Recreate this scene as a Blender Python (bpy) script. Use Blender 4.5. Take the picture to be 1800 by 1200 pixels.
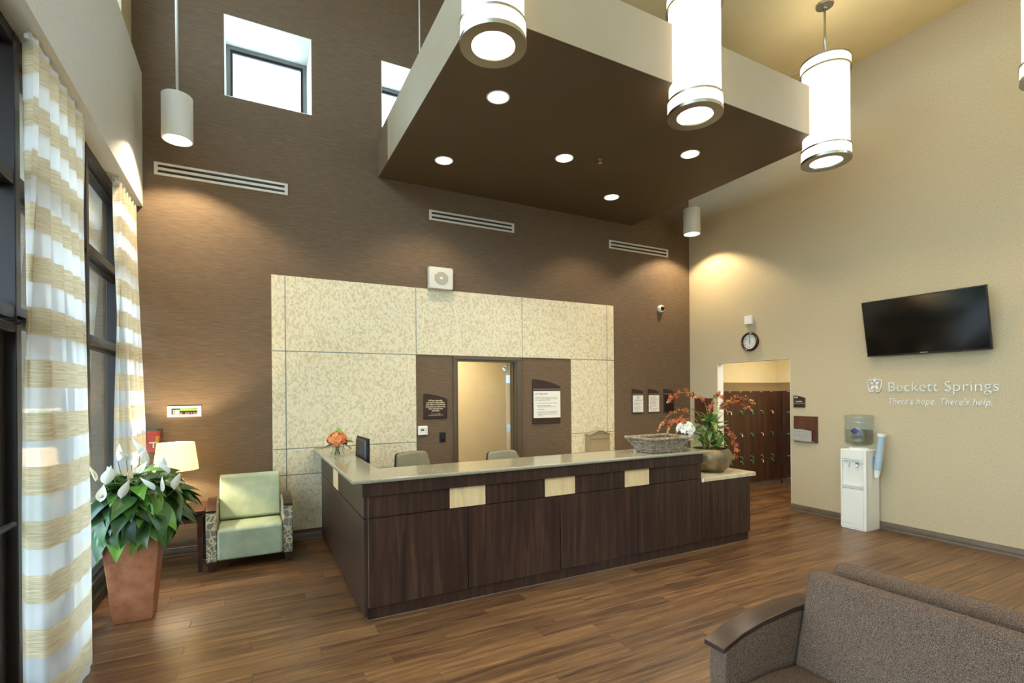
import bpy, bmesh, math, random
import numpy as np
from mathutils import Matrix, Vector, noise as mnoise
for _o in list(bpy.data.objects): bpy.data.objects.remove(_o, do_unlink=True)
scn = bpy.context.scene
C = scn.collection
PI = math.pi
# ------------------------------------------------------------------ camera
H, F, CX, CY, YAW, ROLL = 1.72, 881.22, 900.0, 690.1, .48154, -.00826
fw = Vector((math.sin(YAW), math.cos(YAW), 0)); r0 = Vector((math.cos(YAW), -math.sin(YAW), 0)); u0 = Vector((0, 0, 1))
rt = r0*math.cos(ROLL) + u0*math.sin(ROLL); up = -r0*math.sin(ROLL) + u0*math.cos(ROLL)
cam_d = bpy.data.cameras.new('camera'); cam = bpy.data.objects.new('camera', cam_d); C.objects.link(cam)
cam.matrix_world = Matrix(((rt.x, up.x, -fw.x, 0), (rt.y, up.y, -fw.y, 0), (rt.z, up.z, -fw.z, H), (0, 0, 0, 1)))
cam_d.sensor_width = 36; cam_d.lens = F/1800*36; cam_d.shift_y = (CY-600)/1800; cam_d.clip_start = .05
scn.camera = cam
# ------------------------------------------------------------------ world and exposure
W = bpy.data.worlds.new('overcast_sky'); scn.world = W; W.use_nodes = True
bg = W.node_tree.nodes['Background']; bg.inputs[0].default_value = (.62, .80, 1.0, 1); bg.inputs[1].default_value = 11.0
scn.view_settings.view_transform = 'Standard'; scn.view_settings.look = 'None'
scn.view_settings.exposure = 0.08; scn.view_settings.gamma = 1; scn.view_settings.use_curve_mapping = False
# lamp levels (watts / emission strength)
PEND_E, PEND_DOWN, CLOUD_W, CYL_W, TABLE_W, HALL_W, LOCK_W, REAR_W = 2.9, 66, 130, 150, 75, 42, 36, 150
WARM = (1.0, .82, .57)

def ray(x, y): return fw + rt*((x-CX)/F) - up*((y-CY)/F)
def at_y(x, y, Y):                                   # photo pixel -> point on the plane y = Y
    d = ray(x, y); return Vector((0, 0, H)) + d*(Y/d.y)
def px(p):
    d = Vector(p) - Vector((0, 0, H)); z = d.dot(fw)
    return (CX + F*d.dot(rt)/z, CY - F*d.dot(up)/z) if z > .05 else (-9999, -9999)

# ------------------------------------------------------------------ object helpers
MW = {}
def mw(o): return MW.get(o.name, Matrix.Identity(4)) if o else Matrix.Identity(4)
def tag(o, label=None, cat=None, group=None, kind=None):
    if label: o['label'] = label
    if cat: o['category'] = cat
    if group: o['group'] = group
    if kind: o['kind'] = kind
    return o
def thing(name, loc, label=None, cat=None, group=None, rotz=0, kind=None):
    o = bpy.data.objects.new(name, None); C.objects.link(o); o.empty_display_size = .05
    o.location = loc; o.rotation_euler = (0, 0, rotz)
    MW[o.name] = Matrix.Translation(Vector(loc)) @ Matrix.Rotation(rotz, 4, 'Z')
    return tag(o, label, cat, group, kind)
def link(name, me, m=None, parent=None, M=None):
    o = bpy.data.objects.new(name, me); C.objects.link(o)
    if m and not me.materials: me.materials.append(m)
    if parent: o.parent = parent
    if M is not None: o.matrix_local = M
    MW[o.name] = mw(parent) @ (M if M is not None else Matrix.Identity(4))
    return o
def copy_tree(o, parent=None):
    c = o.copy(); C.objects.link(c)
    if parent: c.parent = parent
    for ch in list(o.children): copy_tree(ch, c)
    return c
class MB:
    def __init__(s): s.v, s.f = [], []
    def add(s, vs, fs):
        n = len(s.v); s.v += [Vector(v) for v in vs]; s.f += [tuple(i+n for i in f) for f in fs]; return s
    def box(s, x0, x1, y0, y1, z0, z1, M=None):
        vs = [Vector((x, y, z)) for x in (x0, x1) for y in (y0, y1) for z in (z0, z1)]
        if M is not None: vs = [M @ v for v in vs]
        return s.add(vs, [(0, 1, 3, 2), (4, 6, 7, 5), (0, 4, 5, 1), (2, 3, 7, 6), (0, 2, 6, 4), (1, 5, 7, 3)])
    def hexa(s, lo, hi):                              # two quads (4 points each, same winding, lo below hi)
        return s.add(list(lo)+list(hi), [(3, 2, 1, 0), (4, 5, 6, 7)] + [(i, (i+1) % 4, 4+(i+1) % 4, 4+i) for i in range(4)])
    def tube(s, pts, r, n=8, cap=True):
        pts = [Vector(p) for p in pts]; k = len(pts); rs = r if isinstance(r, (list, tuple)) else [r]*k
        vs, fs = [], []; prev = None
        for i, p in enumerate(pts):
            d = (pts[min(i+1, k-1)] - pts[max(i-1, 0)]).normalized()
            if prev is None: a = d.orthogonal().normalized()
            else:
                a = prev - d*prev.dot(d); a = a.normalized() if a.length > 1e-6 else d.orthogonal().normalized()
            prev = a; b = d.cross(a)
            vs += [p + (a*math.cos(2*PI*j/n) + b*math.sin(2*PI*j/n))*rs[i] for j in range(n)]
        for i in range(k-1):
            for j in range(n): fs.append((i*n+j, i*n+(j+1) % n, (i+1)*n+(j+1) % n, (i+1)*n+j))
        if cap: fs += [tuple(range(n))[::-1], tuple(range((k-1)*n, k*n))]
        return s.add(vs, fs)
    def lathe(s, prof, n=32, c=(0, 0, 0), M=None, close=False):   # prof: (radius, z) from bottom to top, outside
        vs, fs = [], []; c = Vector(c); k = len(prof)
        for r, z in prof:
            for j in range(n):
                v = Vector((r*math.cos(2*PI*j/n), r*math.sin(2*PI*j/n), z))
                vs.append((M @ v if M is not None else v) + c)
        for i in range(k-1 if not close else k):
            i2 = (i+1) % k
            for j in range(n): fs.append((i*n+j, i*n+(j+1) % n, i2*n+(j+1) % n, i2*n+j))
        if not close:
            if prof[0][0] > 1e-5: fs.append(tuple(range(n))[::-1])
            if prof[-1][0] > 1e-5: fs.append(tuple(range((k-1)*n, k*n)))
        return s.add(vs, fs)
    def prism(s, poly, fn, d0, d1):                   # poly 2-D, fn(u, v, d) -> world
        n = len(poly); vs = [fn(u, v, d0) for u, v in poly] + [fn(u, v, d1) for u, v in poly]
        return s.add(vs, [tuple(range(n))[::-1], tuple(range(n, 2*n))] + [(i, (i+1) % n, n+(i+1) % n, n+i) for i in range(n)])
    def grid(s, nu, nv, fn, closed_u=False):
        vs = [fn(i/(nu-1) if not closed_u else i/nu, j/(nv-1)) for j in range(nv) for i in range(nu)]; fs = []
        for j in range(nv-1):
            for i in range(nu if closed_u else nu-1): fs.append((j*nu+i, j*nu+(i+1) % nu, (j+1)*nu+(i+1) % nu, (j+1)*nu+i))
        return s.add(vs, fs)
    def mesh(s, name, M=None, smooth=False, fix=True):
        me = bpy.data.meshes.new(name); vs = [tuple(M @ v) if M is not None else tuple(v) for v in s.v]
        me.from_pydata(vs, [], s.f)
        if fix:
            bm = bmesh.new(); bm.from_mesh(me); bmesh.ops.recalc_face_normals(bm, faces=bm.faces); bm.to_mesh(me); bm.free()
        if smooth: me.shade_smooth()
        me.update(); return me
    def build(s, name, m, parent=None, smooth=False, bevel=0, seg=2, sub=0, local=False, angle=None):
        me = s.mesh(name, None if local else mw(parent).inverted(), smooth)
        o = link(name, me, m, parent)
        if bevel:
            b = o.modifiers.new('bevel', 'BEVEL'); b.width = bevel; b.segments = seg; b.limit_method = 'ANGLE'; b.angle_limit = .6
            b.use_clamp_overlap = True
            if seg > 1: me.shade_smooth(); b.harden_normals = False; w = o.modifiers.new('wn', 'WEIGHTED_NORMAL'); w.keep_sharp = True
        if sub: q = o.modifiers.new('sub', 'SUBSURF'); q.levels = q.render_levels = sub; me.shade_smooth()
        if smooth and angle is not None: me.set_sharp_from_angle(angle=angle)
        return o
def bx(name, m, parent, x0, x1, y0, y1, z0, z1, bevel=0, seg=1): return MB().box(x0, x1, y0, y1, z0, z1).build(name, m, parent, bevel=bevel, seg=seg)
def wall_cells(us, vs, holes):
    for i in range(len(us)-1):
        for j in range(len(vs)-1):
            cu, cv = (us[i]+us[i+1])/2, (vs[j]+vs[j+1])/2
            if not any(h[0] < cu < h[1] and h[2] < cv < h[3] for h in holes): yield us[i], us[i+1], vs[j], vs[j+1]
def holed_wall(name, m, axis, d0, d1, u0_, u1_, v0, v1, holes):
    us = sorted({u0_, u1_, *[h[0] for h in holes], *[h[1] for h in holes]}); vs = sorted({v0, v1, *[h[2] for h in holes], *[h[3] for h in holes]})
    mb = MB()
    for a, b, c, d in wall_cells(us, vs, holes):
        if axis == 'y': mb.box(a, b, d0, d1, c, d)
        elif axis == 'x': mb.box(d0, d1, a, b, c, d)
        else: mb.box(a, b, c, d, d0, d1)
    return tag(mb.build(name, m), kind='structure')

# ------------------------------------------------------------------ materials
def lin(c): return tuple(((v/255)/12.92 if v/255 <= .04045 else ((v/255+.055)/1.055)**2.4) for v in c) + (1,)
def new_mat(name, col=(128, 128, 128), rough=.5, metal=0, spec=.5):
    m = bpy.data.materials.new(name); m.use_nodes = True; b = m.node_tree.nodes['Principled BSDF']
    b.inputs['Base Color'].default_value = lin(col); b.inputs['Roughness'].default_value = rough
    b.inputs['Metallic'].default_value = metal; b.inputs['Specular IOR Level'].default_value = spec
    return m, m.node_tree, b
def coord(nt, kind='world'):
    if kind == 'world': return nt.nodes.new('ShaderNodeNewGeometry').outputs['Position']
    t = nt.nodes.new('ShaderNodeTexCoord'); return t.outputs['Object']
def noise(nt, co, scale, sc=(1, 1, 1), detail=4, rough=.55, dist=0, off=None):
    mp = nt.nodes.new('ShaderNodeMapping'); mp.inputs['Scale'].default_value = sc; nt.links.new(co, mp.inputs['Vector'])
    if off is not None: nt.links.new(off, mp.inputs['Location'])
    n = nt.nodes.new('ShaderNodeTexNoise'); n.inputs['Scale'].default_value = scale; n.inputs['Detail'].default_value = detail
    n.inputs['Roughness'].default_value = rough; n.inputs['Distortion'].default_value = dist
    nt.links.new(mp.outputs[0], n.inputs['Vector']); return n.outputs['Fac']
def ramp(nt, fac, stops):
    r = nt.nodes.new('ShaderNodeValToRGB'); e = r.color_ramp.elements
    while len(e) < len(stops): e.new(.5)
    for k, (p, c) in enumerate(stops): e[k].position = p; e[k].color = lin(c) if len(c) == 3 else c
    nt.links.new(fac, r.inputs[0]); return r.outputs[0]
def bump(nt, b, h, strength=.3, dist=.01):
    n = nt.nodes.new('ShaderNodeBump'); n.inputs['Strength'].default_value = strength; n.inputs['Distance'].default_value = dist
    nt.links.new(h, n.inputs['Height']); nt.links.new(n.outputs[0], b.inputs['Normal'])
def mth(nt, op, a, b=None):
    n = nt.nodes.new('ShaderNodeMath'); n.operation = op
    for i, x in enumerate((a, b)):
        if x is None: continue
        if isinstance(x, (int, float)): n.inputs[i].default_value = x
        else: nt.links.new(x, n.inputs[i])
    return n.outputs[0]
def textured(name, stops, scale, sc=(1, 1, 1), rough=.6, detail=4, co='world', bs=0, bd=.004, spec=.4, dist=0, metal=0, nr=.55):
    m, nt, b = new_mat(name, stops[0][1], rough, metal, spec); c = coord(nt, co)
    f = noise(nt, c, scale, sc, detail, nr, dist); nt.links.new(ramp(nt, f, stops), b.inputs['Base Color'])
    if bs: bump(nt, b, f, bs, bd)
    return m
def plain(name, col, rough=.5, metal=0, spec=.5): return new_mat(name, col, rough, metal, spec)[0]
def emis(name, col, strength):
    m = bpy.data.materials.new(name); m.use_nodes = True; nt = m.node_tree; nt.nodes.clear()
    e = nt.nodes.new('ShaderNodeEmission'); e.inputs[0].default_value = (*col, 1); e.inputs[1].default_value = strength
    o = nt.nodes.new('ShaderNodeOutputMaterial'); nt.links.new(e.outputs[0], o.inputs[0]); return m
def pane_mat(name, tint=(.93, .97, .97), ior=1.5):
    m = bpy.data.materials.new(name); m.use_nodes = True; nt = m.node_tree; nt.nodes.clear(); N = nt.nodes.new
    t = N('ShaderNodeBsdfTransparent'); t.inputs[0].default_value = (*tint, 1); g = N('ShaderNodeBsdfGlossy'); g.inputs['Roughness'].default_value = .01
    fr = N('ShaderNodeFresnel'); ge = N('ShaderNodeNewGeometry'); mr = N('ShaderNodeMapRange'); mr.inputs[3].default_value = ior; mr.inputs[4].default_value = 1/ior; nt.links.new(ge.outputs['Backfacing'], mr.inputs[0]); nt.links.new(mr.outputs[0], fr.inputs[0]); mx = N('ShaderNodeMixShader'); o = N('ShaderNodeOutputMaterial')
    nt.links.new(fr.outputs[0], mx.inputs[0]); nt.links.new(t.outputs[0], mx.inputs[1]); nt.links.new(g.outputs[0], mx.inputs[2]); nt.links.new(mx.outputs[0], o.inputs[0])
    return m
def wood(name, stops, rough=.4, axis='z', co='world', scale=5, bs=.05, spec=.4, stretch=14, fine=True):
    m, nt, b = new_mat(name, stops[0][1], rough, 0, spec); c = coord(nt, co)
    s = {'x': (1, stretch, stretch), 'y': (stretch, 1, stretch), 'z': (stretch, stretch, 1)}[axis]
    f = noise(nt, c, scale*.35, s, 6, .6, .6)
    nt.links.new(ramp(nt, f, stops), b.inputs['Base Color'])
    if bs: bump(nt, b, f, bs, .002)
    return m
M_brown = textured('grasscloth_brown', [(.30, (89, 71, 52)), (.5, (102, 83, 61)), (.70, (116, 96, 72))], 5, (1.6, 1.6, 44), .72, 4, bs=.25, bd=.003, spec=.3)
M_beige = textured('woven_beige_wall', [(.3, (177, 159, 123)), (.55, (187, 169, 133)), (.75, (197, 180, 144))], 90, (1, 1, .6), .75, 3, bs=.10, bd=.002, spec=.3)
M_ceil = textured('yellow_ceiling_paint', [(.3, (228, 206, 150)), (.7, (234, 213, 158))], 3, rough=.8, spec=.2)
M_cream = textured('cream_wall_paint', [(.3, (222, 206, 160)), (.7, (228, 212, 168))], 4, rough=.75, spec=.2)
M_white = textured('white_reveal_paint', [(.3, (236, 234, 224)), (.7, (240, 238, 228))], 4, rough=.7, spec=.2)
M_panel = textured('mottled_cream_panel', [(.40, (190, 175, 136)), (.48, (207, 194, 158)), (.54, (217, 206, 172))], 40, (1, 1, .72), .5, 7, bs=.03, bd=.002, nr=.68)
M_cloud = textured('dark_brown_paint', [(.3, (80, 65, 45)), (.7, (85, 69, 48))], 2, rough=.55, spec=.35)
M_cloudside = textured('tan_canopy_paint', [(.3, (152, 137, 108)), (.7, (158, 143, 114))], 2, rough=.5, spec=.4)
M_ledge = textured('pale_woven_vinyl', [(.3, (192, 187, 174)), (.7, (206, 201, 188))], 90, (1, 1, .5), .7, 3, bs=.06, bd=.002, spec=.3)
M_strip = plain('grey_joint_strip', (150, 152, 150), .4, .3)
M_base = textured('taupe_baseboard', [(.3, (92, 78, 62)), (.7, (104, 89, 71))], 8, rough=.38, spec=.5)
M_frame = plain('dark_bronze_frame', (46, 40, 36), .38, .5)
M_doorframe = plain('brown_metal_frame', (88, 73, 52), .4, .1)
M_desk = wood('dark_walnut_laminate', [(.28, (34, 21, 15)), (.5, (52, 33, 24)), (.72, (76, 51, 37))], .38, 'z', scale=4, stretch=16)
M_dark = plain('black_reveal', (24, 20, 18), .5)
M_maple = wood('light_maple_inlay', [(.3, (206, 172, 120)), (.6, (222, 190, 138)), (.8, (230, 200, 150))], .42, 'z', scale=5, stretch=8)
M_quartz = textured('speckled_quartz', [(.36, (112, 106, 86)), (.5, (142, 135, 111)), (.66, (166, 160, 136))], 160, rough=.16, detail=5, spec=.5)
M_lowtop = textured('cream_stone_laminate', [(.36, (184, 168, 132)), (.55, (204, 190, 154)), (.7, (214, 202, 170))], 14, rough=.25, detail=7)
M_chrome = plain('brushed_steel', (190, 190, 186), .28, 1)
M_ring = plain('brushed_nickel_ring', (170, 166, 152), .3, 1)
M_whitemetal = plain('white_metal', (216, 214, 204), .4)
M_vent = plain('cream_vent_metal', (205, 198, 180), .45)
M_black = plain('black_plastic', (22, 21, 20), .55, 0, .3)
M_tvbody = plain('tv_bezel', (14, 14, 14), .3)
M_screen = plain('tv_screen', (8, 8, 8), .12, 0, .5)
M_whiteplastic = plain('white_plastic', (226, 222, 206), .35)
M_paper = plain('white_paper', (226, 222, 205), .7)
M_ink = plain('grey_ink', (92, 84, 72), .7)
M_inkd = plain('dark_ink', (52, 45, 38), .7)
M_cream_ink = plain('cream_ink', (222, 206, 172), .6)
M_blueink = plain('blue_ink', (126, 170, 182), .6)
M_plaque = wood('plaque_walnut', [(.3, (44, 27, 19)), (.6, (58, 36, 26)), (.8, (70, 45, 32))], .4, 'x', scale=5, stretch=10)
M_redwood = wood('red_brown_panel', [(.3, (70, 38, 22)), (.6, (92, 52, 31)), (.8, (108, 64, 38))], .4, 'z', scale=5, stretch=10)
M_silver = plain('silver_plastic', (176, 172, 160), .4, .3)
M_sign = plain('brushed_sign_letter', (222, 219, 206), .45, .25)
M_locker = wood('locker_laminate', [(.28, (46, 28, 18)), (.5, (66, 42, 27)), (.75, (84, 55, 36))], .38, 'z', scale=4, stretch=14)
M_glass = pane_mat('window_glass', (.90, .94, .95), 1.75)
M_clear = pane_mat('clear_glass', (.94, .965, .955), 1.55)
M_green = plain('green_key_tag', (12, 150, 84), .4)
M_brass = plain('brass_key', (190, 170, 120), .35, .8)
M_vinyl = textured('sage_green_vinyl', [(.35, (154, 166, 136)), (.55, (166, 178, 148)), (.75, (178, 190, 160))], 7, rough=.42, detail=6, co='obj', bs=.05, bd=.004)
M_wcap = wood('dark_arm_cap', [(.3, (40, 25, 19)), (.6, (56, 36, 27)), (.8, (70, 47, 36))], .28, 'x', co='obj', scale=6, stretch=18)
M_table = wood('dark_table_wood', [(.3, (44, 24, 17)), (.6, (62, 36, 25)), (.8, (78, 48, 34))], .25, 'x', co='obj', scale=5, stretch=12)
M_sofa = textured('brown_tweed', [(.36, (44, 33, 26)), (.5, (86, 68, 54)), (.64, (130, 106, 86))], 420, rough=.9, detail=2, co='obj', bs=.35, bd=.002, spec=.15)
M_chairfab = textured('grey_green_fabric', [(.35, (96, 92, 72)), (.5, (124, 119, 95)), (.65, (150, 145, 118))], 260, rough=.9, detail=3, co='obj', bs=.2, bd=.002, spec=.15)
M_planter = textured('copper_terracotta', [(.3, (122, 74, 48)), (.5, (150, 94, 62)), (.72, (166, 108, 74))], 9, rough=.42, detail=6, co='obj', spec=.4, nr=.6)
M_bowl = textured('aged_bronze_bowl', [(.3, (92, 78, 54)), (.5, (122, 104, 74)), (.7, (146, 126, 92))], 10, rough=.4, detail=6, co='obj', metal=.35)
M_soil = textured('moss', [(.35, (56, 50, 24)), (.6, (92, 84, 40)), (.8, (124, 110, 56))], 40, rough=.9, co='obj')
M_lampbase = plain('silver_ceramic', (196, 186, 168), .25, .35)
M_wicker1 = textured('wicker_tan', [(.35, (116, 96, 70)), (.6, (164, 142, 108)), (.8, (196, 174, 138))], 30, rough=.65, co='obj')
M_wicker2 = textured('wicker_grey', [(.35, (92, 82, 70)), (.6, (148, 136, 119)), (.8, (190, 178, 158))], 30, rough=.65, co='obj')
M_mail = plain('taupe_mailbox', (150, 134, 104), .45, .1)
M_stem = plain('green_stem', (132, 140, 52), .5)
M_petiole = plain('dark_green_stem', (60, 74, 36), .5)
M_stake = plain('bamboo_stake', (170, 134, 88), .6)
def leaf_mat(name, lo, hi, rough=.38):
    m, nt, b = new_mat(name, lo, rough); oi = nt.nodes.new('ShaderNodeObjectInfo')
    r = ramp(nt, oi.outputs['Random'], [(0, lo), (.7, tuple((p+q)/2 for p, q in zip(lo, hi))), (1, hi)]); nt.links.new(r, b.inputs['Base Color'])
    b.inputs['Subsurface Weight'].default_value = 0
    return m
M_leaf = leaf_mat('lily_leaf', (34, 62, 32), (112, 162, 58))
M_oleaf = leaf_mat('orchid_leaf', (58, 88, 38), (122, 150, 62))
M_spathe = leaf_mat('white_spathe', (224, 222, 206), (240, 238, 226), .5)
M_spadix = plain('pale_spadix', (212, 216, 150), .6)
M_orchid = leaf_mat('orchid_petal', (112, 38, 22), (196, 94, 44), .5)
M_bud = leaf_mat('orchid_bud', (190, 96, 74), (190, 190, 90), .5)
M_orcc = plain('orchid_centre', (222, 160, 60), .5)
M_hyd = leaf_mat('hydrangea_petal', (190, 88, 34), (238, 158, 92), .55)
M_rose = leaf_mat('white_petal', (234, 228, 206), (246, 242, 226), .55)
M_pend = emis('glowing_frosted_glass', (1, .90, .74), PEND_E)
M_lens = emis('lamp_lens', (1, .92, .78), 9.0)
M_bulb = emis('lit_bulb', (1, .86, .62), 12.0)
def floor_mat():
    m, nt, b = new_mat('walnut_plank_vinyl', (110, 76, 46), .33, 0, .45); oi = nt.nodes.new('ShaderNodeObjectInfo')
    at = nt.nodes.new('ShaderNodeAttribute'); at.attribute_name = 'tone'; at.attribute_type = 'GEOMETRY'
    tone = mth(nt, 'FRACT', mth(nt, 'ADD', oi.outputs['Random'], at.outputs['Fac']))
    cx = nt.nodes.new('ShaderNodeCombineXYZ'); nt.links.new(mth(nt, 'MULTIPLY', tone, 37.0), cx.inputs[0]); nt.links.new(mth(nt, 'MULTIPLY', tone, 11.0), cx.inputs[2])
    c = coord(nt, 'world')
    f = noise(nt, c, 2.0, (.8, 15, 1), 7, .62, .5, cx.outputs[0]); g = noise(nt, c, 11, (.8, 16, 1), 4, .6, 0, cx.outputs[0])
    mix = mth(nt, 'ADD', mth(nt, 'MULTIPLY', f, .72), mth(nt, 'MULTIPLY', g, .28))
    mix2 = mth(nt, 'ADD', mix, mth(nt, 'MULTIPLY', mth(nt, 'SUBTRACT', tone, .5), .10))
    nt.links.new(ramp(nt, mix2, [(.32, (48, 31, 19)), (.44, (84, 57, 34)), (.56, (110, 78, 47)), (.72, (146, 109, 68))]), b.inputs['Base Color'])
    r = nt.nodes.new('ShaderNodeMapRange'); r.inputs[3].default_value = .26; r.inputs[4].default_value = .42; nt.links.new(g, r.inputs[0]); nt.links.new(r.outputs[0], b.inputs['Roughness'])
    bump(nt, b, g, .06, .002); return m
M_floor = floor_mat()
def curtain_mat():
    m = bpy.data.materials.new('banded_sheer'); m.use_nodes = True; nt = m.node_tree; nt.nodes.clear(); N = nt.nodes.new
    sep = N('ShaderNodeSeparateXYZ'); nt.links.new(coord(nt, 'world'), sep.inputs[0])
    ph = mth(nt, 'FRACT', mth(nt, 'DIVIDE', mth(nt, 'ADD', sep.outputs[2], .284*20 - 3.189), .284))
    band = mth(nt, 'LESS_THAN', ph, .525)
    th = noise(nt, coord(nt, 'world'), 6, (1.5, 1.5, 60), 3)
    bc = ramp(nt, th, [(.3, (180, 158, 122)), (.5, (206, 187, 150)), (.7, (226, 212, 182))])
    mx = N('ShaderNodeMix'); mx.data_type = 'RGBA'; nt.links.new(band, mx.inputs[0]); mx.inputs[6].default_value = (.88, .87, .82, 1); nt.links.new(bc, mx.inputs[7])
    d = N('ShaderNodeBsdfDiffuse'); t = N('ShaderNodeBsdfTranslucent'); tr = N('ShaderNodeBsdfTransparent'); nt.links.new(mx.outputs[2], d.inputs[0]); nt.links.new(mx.outputs[2], t.inputs[0])
    a = N('ShaderNodeMixShader'); a.inputs[0].default_value = .42; nt.links.new(d.outputs[0], a.inputs[1]); nt.links.new(t.outputs[0], a.inputs[2])
    al = mth(nt, 'ADD', mth(nt, 'MULTIPLY', band, .40), .54)
    b = N('ShaderNodeMixShader'); nt.links.new(al, b.inputs[0]); nt.links.new(tr.outputs[0], b.inputs[1]); nt.links.new(a.outputs[0], b.inputs[2])
    o = N('ShaderNodeOutputMaterial'); nt.links.new(b.outputs[0], o.inputs[0]); return m
M_curtain = curtain_mat()
def shade_mat():
    m = bpy.data.materials.new('cream_lamp_shade'); m.use_nodes = True; nt = m.node_tree; nt.nodes.clear(); N = nt.nodes.new
    d = N('ShaderNodeBsdfDiffuse'); t = N('ShaderNodeBsdfTranslucent'); d.inputs[0].default_value = lin((246, 236, 206)); t.inputs[0].default_value = lin((250, 238, 200))
    a = N('ShaderNodeMixShader'); a.inputs[0].default_value = .6; nt.links.new(d.outputs[0], a.inputs[1]); nt.links.new(t.outputs[0], a.inputs[2])
    o = N('ShaderNodeOutputMaterial'); nt.links.new(a.outputs[0], o.inputs[0]); return m
M_shade = shade_mat()
def pattern_mat():
    m, nt, b = new_mat('line_pattern_fabric', (130, 122, 104), .8); c = coord(nt, 'obj')
    v = nt.nodes.new('ShaderNodeTexVoronoi'); v.feature = 'DISTANCE_TO_EDGE'; v.inputs['Scale'].default_value = 15; nt.links.new(c, v.inputs['Vector'])
    v2 = nt.nodes.new('ShaderNodeTexVoronoi'); v2.feature = 'F1'; v2.inputs['Scale'].default_value = 9; nt.links.new(c, v2.inputs['Vector'])
    ringd = mth(nt, 'ABSOLUTE', mth(nt, 'SUBTRACT', v2.outputs['Distance'], .32))
    ln = mth(nt, 'MINIMUM', v.outputs['Distance'], ringd)
    nt.links.new(ramp(nt, ln, [(.0, (214, 202, 158)), (.035, (206, 194, 152)), (.06, (122, 118, 100)), (1, (128, 122, 104))]), b.inputs['Base Color']); return m
M_pattern = pattern_mat()
def lamp_light(name, kind, loc, parent, energy, col=WARM, **kw):
    l = bpy.data.lights.new(name, kind); l.energy = energy; l.color = col
    for k, v in kw.items(): setattr(l, k, v)
    o = bpy.data.objects.new(name, l); C.objects.link(o); o.parent = parent
    o.location = mw(parent).inverted() @ Vector(loc); return o
# text -> mesh; frame R: columns right, up, normal
R_BACK = Matrix(((1, 0, 0), (0, 0, -1), (0, 1, 0))); R_RIGHT = Matrix(((0, 0, -1), (-1, 0, 0), (0, 1, 0)))
def text_mesh(body, size, extrude=.001, shear=0, align='LEFT', width=None, spacing=1, line=1.0, offset=0):
    cu = bpy.data.curves.new('lettering', 'FONT'); cu.body = body; cu.size = size; cu.extrude = extrude; cu.shear = shear
    cu.align_x = align; cu.space_character = spacing; cu.space_line = line; cu.resolution_u = 3; cu.offset = offset
    o = bpy.data.objects.new('lettering_tmp', cu); C.objects.link(o)
    dg = bpy.context.evaluated_depsgraph_get(); me = bpy.data.meshes.new_from_object(o.evaluated_get(dg))
    bpy.data.objects.remove(o, do_unlink=True); bpy.data.curves.remove(cu)
    if width:
        xs = [v.co.x for v in me.vertices]; k = width/(max(xs)-min(xs)); x0 = min(xs)
        for v in me.vertices: v.co.x = (v.co.x-x0)*k
    me.materials.clear(); return me
def place_text(me, R, loc, m, name, parent):
    M4 = Matrix.Translation(loc) @ R.to_4x4(); me.transform(mw(parent).inverted() @ M4); return link(name, me, m, parent)
def islands(me):
    bm = bmesh.new(); bm.from_mesh(me); seen = set(); out = []
    for v in bm.verts:
        if v in seen: continue
        st, isl = [v], []; seen.add(v)
        while st:
            q = st.pop(); isl.append(q)
            for e in q.link_edges:
                w = e.other_vert(q)
                if w not in seen: seen.add(w); st.append(w)
        out.append(isl)
    res = []
    for isl in out:
        idx = {v: i for i, v in enumerate(isl)}; fs = {f for v in isl for f in v.link_faces}
        res.append(([v.co.copy() for v in isl], [tuple(idx[v] for v in f.verts) for f in fs]))
    bm.free(); return res

# ================================================================== THE SETTING
XL, XR, YB, YF, ZC, ZH = -1.06, 6.90, 6.40, -3.5, 5.905, 7.30     # left, right, back, front, low ceiling, high ceiling
XW = -1.11                                                        # inner face of the storefront mullions
# ---- floor: slab, single planks in view, the rest joined
floor = tag(MB().box(-1.34, 9.2, YF-.1, 8.7, -.12, -.006).build('floor', plain('floor_slab', (60, 42, 28), .7)), kind='structure')
random.seed(4)
PWID, PLEN = .152, 1.22
def plank_mesh(w, l):
    g, h = .0009, .0012; mb = MB(); a, b = l-g*2, w-g*2
    lo = [(0, 0, -.0055), (a, 0, -.0055), (a, b, -.0055), (0, b, -.0055)]; mid = [(x, y, -h) for x, y, _ in lo]; c = .0012
    top = [(c, c, 0), (a-c, c, 0), (a-c, b-c, 0), (c, b-c, 0)]; mb.v = [Vector(v) for v in lo+mid+top]
    mb.f = [(i, (i+1) % 4, 4+(i+1) % 4, 4+i) for i in range(4)] + [(4+i, 4+(i+1) % 4, 8+(i+1) % 4, 8+i) for i in range(4)] + [(8, 9, 10, 11)]
    me = mb.mesh('plank', fix=True); me.materials.append(M_floor); return me
pieces = []
nrow = int((8.6-YF)/PWID)
for k in range(nrow):
    y = YF + k*PWID; x0, x1 = (-1.22, XR+.02) if y+PWID < YB+.02 else (6.98, 9.1)
    if y+PWID < YB+.02 and y > 3.9: x1 = 9.1
    if y > YB+.02: x0, x1 = 1.4, 5.2
    if y > YB-PWID-.02 and y < YB+.03: continue
    x = x0 - random.choice([0, .2, .41, .61, .81, 1.02])
    while x < x1:
        a, b = max(x, x0), min(x+PLEN, x1)
        if b-a > .03: pieces.append((round(a, 3), y, round(b-a, 3)))
        x += PLEN
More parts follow.
